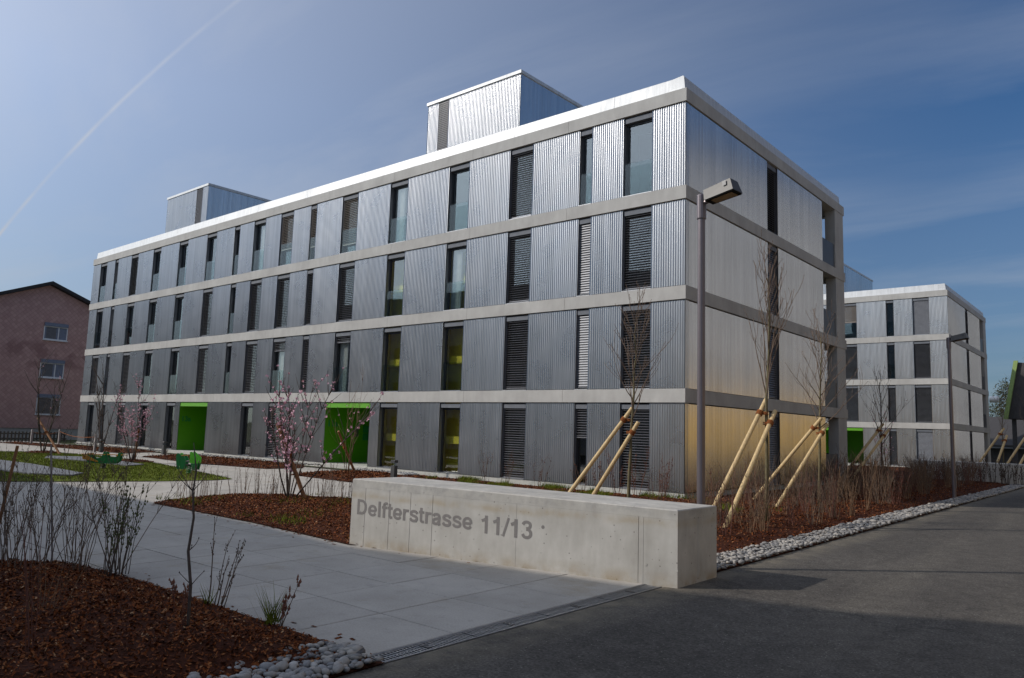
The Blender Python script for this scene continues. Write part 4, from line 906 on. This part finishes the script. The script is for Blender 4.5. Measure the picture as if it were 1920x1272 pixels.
for c_ in (p1, p5):
    ring = [(c_[0]+math.cos(t)*.75, c_[1]+math.sin(t)*.75) for t in np.linspace(0, 6.28, 19)[:-1]]
    o = tag(sheet('tree_pit', ring, M['soil'], .06, .4, .045, .2), kind='structure'); chips('bark_chips', ring, 500, .06, .4, .045, .06, M['chip'], o)
MB_ = None
# foreground bed: bare shrubs
FG = 'bare shrubs of the front bed'
ORD = 'first second third fourth fifth sixth seventh eighth ninth tenth eleventh twelfth thirteenth fourteenth fifteenth sixteenth seventeenth eighteenth'.split()
def pxx(x, y): d = np.array([x, y, .5])-CAM; return 960+FPX*(d@RX)/(d@_f)
sp = [(-.25, -15.55), (.0, -15.35), (.15, -15.75), (.35, -15.25), (.5, -15.55), (.75, -15.25), (.95, -15.08), (.62, -15.95), (-.1, -16.1), (1.02, -15.35)]
sp.sort(key=lambda q: pxx(*q))
for i, (x, y) in enumerate(sp):
    shrub(40+i, (x, y), 6 if i % 3 else 4, 1.28+.3*(i % 4)/3, .38, '%s bare upright shrub at the back of the front bed, counted from the left edge' % ORD[i], FG, 'twig' if i % 3 else 'twig_tan', .0044, .0045, 6, budmat='bud', zb=.08, dens=9, wob=.065)
shrub(60, (1.10, -14.98), 8, 1.02, .20, 'budding upright shrub overhanging the path at the front bed edge', FG, 'bark', .006, .011, 3, budmat='budgreen', zb=.06, dens=12)
shrub(61, (1.25, -15.18), 7, .98, .22, 'second budding shrub a step inside the front bed edge', FG, 'bark', .006, .010, 3, budmat='budgreen', zb=.08, dens=12)
shrub(162, (3.02, -14.93), 6, .85, .2, 'thin four-stemmed shrub leaning over the path from the front bed', FG, 'twig', .006, .007, 3, lean=(.18, .12), zb=.05, dens=9)
shrub(63, (2.95, -16.35), 12, .55, .5, 'pale fan of thin dead stems low in the front bed', FG, 'twig_tan', .0032, 0, 1, zb=.12)
shrub(64, (4.0, -16.75), 6, 1.05, .28, 'long thin whips rising at the bottom edge of the picture', FG, 'twig_red', .0045, .004, 1, zb=.12)
shrub(65, (3.45, -15.55), 3, .42, .4, 'small rusty twig clump beside the dark sapling', FG, 'twig_red', .004, .013, 2, budmat='deadleaf', zb=.1, dens=7)
shrub(66, (4.05, -14.98), 3, .40, .35, 'short shrub with dark red leaf buds beside the grass tuft', FG, 'twig', .005, .014, 2, budmat='deadleaf', zb=.05, dens=7)
def at(px_, py_, ref):
    d = pray(px_, py_); n_ = np.array([ref[0]-CAM[0], ref[1]-CAM[1], 0]); t = ((np.array([ref[0], ref[1], 0])-CAM)@n_)/(d@n_); P_ = CAM+d*t; return (float(P_[0]), float(P_[1]), float(P_[2]))
rf = G(-20, 1062); stake((rf[0], rf[1], .05), at(33, 836, rf), .017, 'thin reddish stick leaning at the left edge of the front bed', SG, 'stake_red', 0)
rf = G(97, 1058); stake((rf[0], rf[1], .05), at(96, 834, rf), .010, 'thin grey rod standing upright among the front bed shrubs', SG, 'grey_board', 0)
for i, (px_, py_, hh) in enumerate([(20, 1066, 1.5), (150, 1058, 1.55), (235, 1072, 1.5), (60, 1090, 1.35)]):
    g_ = G(px_, py_); shrub(70+i, (g_[0], g_[1]-.1), 6, hh, .42, '%s tall wide-branching bare shrub from the left in the front bed' % ORD[i if i < 3 else 3], FG, 'twig', .005, .005, 8, zb=.08, dens=10, wob=.08)
rg = random.Random(3); st = thing('sapling', 'single dark leaning sapling stem at the front of the mulch bed', 'sapling', (4.09, -15.75, .10)); m_ = MB()
pp = [Vector((0, 0, -.1)), Vector((-.01, 0, .35)), Vector((-.05, -.02, .6)), Vector((-.045, 0, .85)), Vector((-.07, -.01, 1.05)), Vector((-.06, 0, 1.2)), Vector((-.10, -.02, 1.42))]
m_.tube(pp, [.013, .012, .011, .009, .007, .006, .003], 7)
for z, a, L in ((.45, 2.0, .14), (.5, 5.5, .2), (.62, 1.2, .12), (1.05, 3.6, .24), (1.12, .5, .16), (1.2, 4.0, .15), (.8, .2, .06), (.95, 3, .06)):
    i = max(j for j in range(len(pp)) if pp[j].z <= z); t_, _ = wander(rg, pp[i], (math.cos(a)*.8, math.sin(a)*.8, .6), L, 4, .12, .1); m_.tube(t_, [.004, .0035, .003, .0025, .002], 4); octa(m_, t_[-1], .006, 2)
m_.obj('stem', M['bark'], st, smooth=True)
# short row along the back of the middle bed
MGp = 'thin upright shrubs of the middle bed'
for i, (px_, py_) in enumerate(sorted([(340,937),(362,934),(385,934),(405,932),(440,931),(462,931),(480,930),(512,931),(525,931),(580,934),(600,935),(622,937),(640,939),(652,944),(372,945),(500,945),(610,948)])):
    g_ = G(px_, py_); shrub(80+i, (g_[0]+.12, g_[1]-.1), 7, .62+.25*((i*7) % 5)/4, .12, '%s thin leafless shrub from the left along the back of the middle bed' % ORD[i], MGp, 'twig' if i % 3 else 'twig_tan', .0055, .006, 1, zb=.06, dens=6)
# dense brown stems of the side bed
SB = 'brown leafless shrubs of the side bed'
rs_ = random.Random(17); k = 0
for i in range(112):
    y = -6.8+26*(i/112)+rs_.uniform(-.3, .3); x = rs_.uniform(.7, 4.45) if y > -.5 else rs_.uniform(1.6, 4.5)
    if y < -5 and x < 3: x = rs_.uniform(3.4, 4.5)
    near = y < 3
    zone = 'behind the lettered wall end' if y < -4 else 'around the nearest staked tree' if y < 0 else 'around the spreading staked tree' if y < 4 else 'beside the farther lamp' if y < 9 else 'around the dark shaded tree' if y < 14 else 'in deep shade before the farther wall'
    side = 'close to the block' if x < 1.9 else 'by the cobbles' if x > 3.5 else 'in mid-bed'
    tw = rs_.choice(['twig', 'twig_tan', 'twig_red', 'twig_tan']); cnm = {'twig': 'brown', 'twig_tan': 'tan', 'twig_red': 'reddish'}[tw]
    shrub(320+i, (x, y), 11 if near else 13, rs_.uniform(.75, 1.35), .30, 'leafless %s shrub %s, %s' % (cnm, zone, side), SB, tw, .0062 if near else .0085, .007 if near else .009, 3, zb=.05, dens=5)
for i, (px_, py_) in enumerate(sorted([(1210, 926), (1240, 930), (1275, 936), (1160, 924), (1135, 921), (960, 905), (1045, 916), (1000, 908)])):
    g_ = G(px_, py_); shrub(220+i, (g_[0], max(-2.4, min(g_[1]-.9, -.9))), 6, 1.35 if i > 4 else 1.0, .42, '%s brown shrub from the left under the metal facade, behind the lettered wall' % ORD[i], 'withered shrubs under the facade', 'twig_red' if i > 4 else 'twig', .007, .009, 3, budmat='deadleaf', leaves=8 if i > 3 else 2, zb=.05)
for i in range(16):
    shrub(240+i, (1.2+i*.27+rs_.uniform(-.1, .1), 19.6+rs_.uniform(-.2, .25)), 7, 1.05, .2, '%s dark leafless shrub from the left before the farther concrete wall' % ORD[i], 'dark shrubs at the farther wall', 'bark', .012, .016, 3, zb=.05, dens=14)
for i, (px_, py_) in enumerate([(690, 878), (1640, 846), (590, 880), (330, 852)]):
    pass
shrub(270, G(1640, 880), 7, 2.2, .5, 'pink-flowering young tree in the shade by the farther green doorway', 'vase-shaped small trees of the courtyard', 'twig_tan', .014, 0, 6, 'tree', name='small_tree', blossom=.4) if False else None
vase_tree(27, (-1.2, 24.5), 7, 3.0, .40, 'pink-flowering young tree in the shade by the farther green doorway', .35, 'twig_tan', .016)
# low whips along the doorway beds
for i, (px_, py_) in enumerate(sorted([(600, 884), (625, 882), (560, 888), (285, 857), (310, 856), (420, 860), (470, 868), (235, 848), (215, 846)])):
    g_ = G(px_, py_); shrub(280+i, (g_[0], min(g_[1], -.7)), 6, .5, .35, '%s clump of low whips from the left in the entrance beds' % ORD[i], 'low whips before the entrances', 'twig', .006, .006, 1, zb=.04)
# grass tufts
def tuft(loc, n, h, label, name='grass_tuft', zb=.05):
    P = np.array([loc]*n)+RNG.normal(0, .035 if n < 100 else .08, (n, 2)); o = blades(name, P-np.array(loc), np.zeros(n)-.02, h, .55, .0045, M['blade']); o.location = (loc[0], loc[1], zb); tag(o, label, 'grass', kind='stuff'); return o
tuft((3.98, -14.95), 70, .26, 'green grass tuft on the edge of the front bed')
tuft((3.0, -15.0), 16, .16, 'few grass blades at the foot of the leaning four-stemmed shrub')
for nm, poly, n, hh, z0 in (('weeds', BED['middle'], 2200, .10, .1), ('weeds', [(-8.2,-.55),(0,-.45),(3.2,-1.4),(3.4,-3.0),(-4,-2.6),(-8.2,-2.2)], 6500, .13, .07)):
    dn = lambda Q: (lumps(Q, .9) > .28)*1.0
    P = rand_in(poly, n, dn); tag(blades(nm, P, np.zeros(len(P))+z0*.8, hh, .5, .007, M['blade']), 'sparse green weeds on the middle bed' if nm and n == 2200 else 'weedy grass strip under the metal facade', 'grass')
# ------------------------------------------------------------------ courtyard bits
def bollard(loc, label, h=.62):
    T = thing('bollard_light', label, 'bollard', (loc[0], loc[1], 0), .1, 'low bollard lights by the paths')
    MB().cbox(-.075, .075, -.075, .075, 0, h*.72, .003).obj('body', M['bollard'], T); MB().cbox(-.08, .08, -.08, .08, h*.86, h, .006).obj('cap', M['bollard'], T)
    MB().box(-.05, .05, -.05, .05, h*.72, h*.86).obj('light_core', M['rail_glass'], T)
bollard(G(738, 900), 'dark low bollard light just left above the lettered wall')
bollard((-26.6, -1.4), 'dark low bollard light before the farther green entrance'); bollard((-29.0, -3.3), 'dark low bollard light beside the roped far bed')
pc = []
for i, (px_, py_, lb) in enumerate([(58, 834, 'small timber post at the left end of the rope'), (110, 832, 'small timber post in the middle of the rope'), (177, 848, 'grey post where the rope meets the path')]):
    g_ = G(px_, py_); pc.append(g_); T = thing('rope_post', lb, 'post', (g_[0], g_[1], 0), 0, 'posts of the rope barrier'); MB().cbox(-.05, .05, -.05, .05, -.1, .85, .012).obj('post', M['grey_board'], T); MB().tube([(0,-.056,.72),(0,.056,.72)], .02, 8).obj('rope_eye', M['steel'], T)
g_ = G(235, 849); pc.append((g_[0], g_[1])); rp = MB(); rpts = []
for a, b in zip(pc[:-1], pc[1:]):
    for t in np.linspace(0, 1, 7)[:-1]: rpts.append((a[0]+(b[0]-a[0])*t, a[1]+(b[1]-a[1])*t, (.72 if b is not pc[-1] else .72-.6*t)-.15*math.sin(math.pi*t)))
rp.tube(rpts, .014, 6); tag(rp.obj('barrier_rope', M['rope']), 'thin sagging rope strung between the posts of the far bed', 'rope')
T = thing('manhole_cover', 'round grey shaft cover in the planting strip under the facade', 'manhole', (G(800, 893)[0], -1.0, .06)); MB().tube([(0,0,-.06),(0,0,.05)], .38, 24).obj('ring', M['plinth'], T); MB().tube([(0,0,.04),(0,0,.065)], .30, 24).obj('lid', M['steel'], T)
# spring riders
def helix(r_, z0, z1, turns): return [(r_*math.cos(t), r_*math.sin(t), z0+(z1-z0)*i/(turns*12)) for i, t in enumerate(np.linspace(0, turns*6.283, int(turns*12)+1))]
vx = math.atan2(RX[1], RX[0])
g_ = G(354, 891); R2 = thing('spring_rider', 'bright green spring rider on the lawn near the path, with tall side boards', 'playground rider', (g_[0], g_[1], .03), vx, 'spring riders on the lawn')
MB().tube(helix(.085, .0, .30, 5), .016, 7).obj('spring', M['green_dk'], R2, smooth=True)
MB().tube([(0,0,-.05),(0,0,.012)], .22, 18).obj('base_plate', M['steel'], R2); MB().cbox(-.16, .16, -.12, .12, .30, .335, .005).obj('foot_plate', M['bollard'], R2)
for y_ in (-.16, .13):
    MB().prof([(-.42,.18),(-.33,.16),(-.30,.62),(-.34,.70),(-.42,.72),(-.47,.63)], y_, y_+.035).obj('front_board', M['green_dk' if y_ < 0 else 'green_lt'], R2)
    MB().prof([(-.30,.17),(-.12,.17),(-.10,.5),(-.16,.6),(-.26,.68),(-.30,.6)], y_, y_+.035).obj('side_board', M['green_dk'], R2)
    MB().prof([(.06,.38),(.36,.38),(.36,.58),(.10,.78),(.04,.76)], y_, y_+.035).obj('back_board', M['green_lt'], R2)
    MB().prof([(.18,.15),(.32,.15),(.36,.375),(.1,.375)], y_, y_+.035).obj('side_board', M['green_dk'], R2)
MB().cbox(-.13, .30, -.12, .12, .42, .46, .01).obj('seat', M['grey_board'], R2); MB().tube([(-.2,-.3,.64),(-.2,.3,.64)], .017, 8).obj('handlebar', M['orange'], R2)
g_ = G(193, 881); R1 = thing('spring_rider', 'dark green and yellow aeroplane spring rider beside the rubber mat', 'playground rider', (g_[0], g_[1], .03), vx+.15, 'spring riders on the lawn')
MB().tube(helix(.085, .0, .22, 4), .016, 7).obj('spring', M['bollard'], R1, smooth=True); MB().tube([(0,0,-.05),(0,0,.012)], .22, 18).obj('base_plate', M['steel'], R1)
for y_ in (-.15, .12):
    MB().prof([(-.55,.22),(-.2,.20),(.5,.2),(.6,.30),(.66,.56),(.58,.62),(.5,.45),(.2,.42),(.12,.6),(.02,.62),(-.05,.42),(-.3,.36),(-.45,.5),(-.6,.45)], y_, y_+.03).obj('side_board', M['green_dk'], R1)
MB().prof([(-.72,.34),(-.42,.30),(-.15,.24),(-.15,.28),(-.45,.42),(-.66,.5),(-.74,.45)], -.185, -.153).obj('nose_stripe', M['orange'], R1)
MB().cbox(-.1, .5, -.11, .11, .32, .36, .01).obj('seat', M['bollard'], R1)
for x_, z_ in ((-.5, .54), (.08, .52), (.55, .50)): MB().tube([(x_, -.3, z_), (x_, .3, z_)], .018, 8).obj('handlebar', M['orange'], R1)
MB().cbox(-.85, .85, .0, .05, .50, .53, .005).obj('wing', M['orange'], R1)

# ------------------------------------------------------------------ houses and background
PH = thing('pink_house', 'pink shingled house with a dark gabled roof at the left edge', 'house', (-50, 0, 0))
ya, yb, yr, zr, ze = -6.2, 7.4, .6, 10.85, 8.13
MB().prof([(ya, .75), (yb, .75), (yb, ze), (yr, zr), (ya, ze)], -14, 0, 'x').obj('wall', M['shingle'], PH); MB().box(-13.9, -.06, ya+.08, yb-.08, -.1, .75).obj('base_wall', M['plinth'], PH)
for sgn, y_e in ((-1, ya-.55), (1, yb+.55)):
    zz = zr-.4*abs(y_e-yr)
    MB().prof([(yr, zr+.02), (y_e, zz+.02), (y_e, zz+.24), (yr, zr+.26)] if sgn > 0 else [(y_e, zz+.02), (yr, zr+.02), (yr, zr+.26), (y_e, zz+.24)], -14.5, .5, 'x').obj('roof', M['rooftile'], PH)
for i, (z0, z1, blind) in enumerate(((7.0, 7.95, 0), (4.32, 5.35, 0), (1.74, 2.9, 1))):
  for y0 in (.55, -4.4):
    y1 = y0+1.42; wn_ = MB().box(.0, .03, y0-.06, y0, z0, z1).box(.0, .03, y1, y1+.06, z0, z1).box(.0, .03, y0, y1, z0, z0+.06).box(.0, .03, y0, y1, z1-.06, z1).box(.0, .03, y0+.86, y0+.93, z0+.06, z1-.06).obj('window', M['white'], PH)
    MB().box(.003, .010, y0, y1, z0, z1).obj('pane', M['dark'] if blind else M['bluegrey'], wn_); MB().box(.0, .14, y0-.05, y1+.05, z1, z1+.24).obj('shutter_box', M['bluegrey'], wn_); MB().box(0, .12, y0-.1, y1+.1, z0-.07, z0).obj('sill', M['white'], wn_)
    if blind:
        s_ = MB()
        for q in range(14): zz = z0+.04+q*.08; s_.box(.035, .06, y0, y1, zz, zz+.045)
        s_.obj('blind', M['grey_board'], wn_)
    else: MB().box(.011, .014, y0+.1, y0+.75, z0+.08, z1-.06).obj('curtain', M['slat_light'], wn_)
F_ = thing('picket_fence', 'dark weathered picket fence in front of the pink house', 'fence', (-44.5, 0, 0))
for i in range(46): y_ = -8.5+i*.2; MB().box(-.02, .02, y_, y_+.09, 0, .62).obj('picket', M['fence'], F_)
for z_ in (.15, .45): MB().box(-.06, -.021, -8.5, .7, z_, z_+.08).obj('rail', M['fence'], F_)
hd_ = MB()
def fluff(mb, r, c, rx, rz, n, s):
    for _ in range(n):
        a = Vector((r.gauss(0, 1), r.gauss(0, 1), r.gauss(0, 1))).normalized()*r.random()**.4; p = Vector((c[0]+a.x*rx, c[1]+a.y*rx, c[2]+a.z*rz)); d = Vector((r.gauss(0, 1), r.gauss(0, 1), r.gauss(0, 1))).normalized(); e = d.orthogonal().normalized()*s*r.uniform(.5, 1.2); g = d.cross(e)*.7
        k = len(mb.v); mb.v += [tuple(p-e), tuple(p+g), tuple(p+e)]; mb.f.append((k, k+1, k+2))
rr = random.Random(9)
def evergreen(loc, H, R, label, n=2600):
    T = thing('evergreen_tree', label, 'tree', (loc[0], loc[1], 0), 0, 'dark evergreens beyond the farther block'); MB().tube([(0,0,-.1),(0,0,H*.9)], [.18, .04], 7).obj('trunk', M['bark'], T); m2 = MB()
    for q in range(7): fluff(m2, rr, (rr.gauss(0, R*.35), rr.gauss(0, R*.35), H*(.25+.1*q)), R*(.8-.05*q), H*.14, n//7, .17)
    m2.obj('crown', M['needle'], T)
evergreen((-3.2, 84), 9.5, 2.6, 'dark evergreen just right of the farther block'); evergreen((.8, 86), 8.2, 2.6, 'dark evergreen left of the slanting green-edged roof'); evergreen((-1.2, 92), 7.5, 3.0, 'low dark evergreen between two taller ones')
young_tree(31, (-1.2, 88), 12.5, .16, 'bare grey tree rising behind the evergreens at right', (0, 0), 60, .3, .36, 44, mat='bark', group='background trees', twigs=9)
young_tree(33, (2.8, 95), 12.0, .16, 'bare grey tree behind the slanting roof at right', (0, 0), 60, .3, .36, 44, mat='bark', group='background trees', twigs=9)
BN = thing('barn', 'low dark barn roof beyond the farther wall at the right edge', 'barn', (-4.5, 60, 0))
MB().prof([(0, 1.55), (0, 1.7), (4.0, 4.25), (8, 1.7), (8, 1.55), (4, 4.05)], 0, 16, 'x').obj('roof', M['barn'], BN); MB().box(.5, 15.5, .6, 7.4, -.1, 1.6).obj('wall', M['barn'], BN); MB().box(0, 16, -.1, 0.0, 1.4, 1.52).obj('gutter', M['steel'], BN)
LR = thing('slanting_roof', 'dark leaning roof slab with a pale green edge at the right edge', 'roof', (-.1, 57, 0), 0)
MB().prof([(.06, 3.9), (.98, 8.62), (4.5, 8.3), (5.2, 3.9)], .1, 3.0).obj('slab', M['barn'], LR); MB().prof([(-.12, 3.85), (.80, 8.75), (1.1, 8.75), (.2, 3.85)], -.15, .095).obj('edge_board', M['paleg'], LR)
MB().box(.4, .7, .5, .8, -.1, 3.95).box(4.5, 4.8, .5, .8, -.1, 3.95).box(2.4, 2.7, 2.2, 2.5, -.1, 3.95).obj('support', M['barn'], LR)
TK = thing('vent_drum', 'small white drum fixed beside the pale green roof edge', 'drum', (-.85, 56.6, 5.5)); MB().tube([(-.30,.25,0),(-.26,.25,0),(.34,.25,0),(.38,.25,0)], [.22,.27,.27,.22], 18).obj('drum', M['white'], TK); MB().box(.3, .75, .2, .3, -.05, .05).obj('bracket', M['steel'], TK)
# neighbours outside the picture: one shades the foreground, one mirrors in the side wall
SX, SY = 13*math.cos(rad(SUN_AZ))/math.tan(rad(SUN_EL)), 13*math.sin(rad(SUN_AZ))/math.tan(rad(SUN_EL))
edge_ = [(-40,-10.3), (-6,-11.38), (-1.5,-11.55), (.87,-11.84), (5.6,-11.0), (7.4,-10.6), (9.0,-9.75), (14,-8.2)]
fp = [(x-SX, y-SY) for x, y in edge_]
NB = thing('neighbour_house', 'tall rendered house across the path, behind the viewer', 'house', (0, 0, 0))
MB().prism(list(reversed(fp+[(2.5, -34), (-56, -38)])) if False else [(-56-0, -38), (2.5, -34)]+fp[::-1], -.1, 13).obj('wall', M['render_beige'], NB)
for a, b in zip(fp[:2], fp[1:3]):
    a = Vector(a); b = Vector(b); d = (b-a).normalized(); nrm = Vector((-d.y, d.x)); n_ = int((b-a).length/3.2)
    for i in range(n_):
        for k in range(4):
            p = a+d*(1.2+i*3.2); z0 = 1.0+k*3; v = [p+nrm*.02, p+d*1.4+nrm*.02, p+d*1.4+nrm*.08, p+nrm*.08]
            wo_ = MB().prism([(q.x, q.y) for q in v], z0, z0+1.5).obj('window', M['frame'], NB)
YH = thing('ochre_house', 'long house with an ochre ground floor across the road, outside the picture', 'house', (17.5, 0, 0))
MB().box(0, 10, -16, 40, -.1, 3.5).obj('ground_floor', M['render_ochre'], YH); MB().box(.05, 10, 40, 95, -.1, 3.5).obj('ground_floor', M['render_beige'], YH); MB().box(.1, 10, -16, 95, 3.5, 16.6).obj('upper_wall', M['render_beige'], YH)
MB().box(-.4, 10.4, -16.4, 95.4, 16.6, 16.95).obj('roof', M['rooftile'], YH)
for i in range(27):
    for k in range(4): MB().box(.04, .12, -2.5+i*3.5, -1.1+i*3.5, 4.3+k*3.1, 5.8+k*3.1).obj('window', M['frame'], YH)

HG = thing('clipped_hedge', 'dark clipped hedge before the ochre house across the road', 'hedge', (16.6, 0, 0)); hm = MB(); r5 = random.Random(4)
for i in range(24): fluff(hm, r5, (0, -3+i*1.95, .5), 1.05, .5, 260, .12)
tag(hm.obj('foliage', M['needle'], HG), kind='stuff')
MB().box(-.25, .25, -3.6, 43.5, -.1, .8).obj('inner_twigs', M['bark'], HG)

R1.scale = R2.scale = (.82, .82, .88)
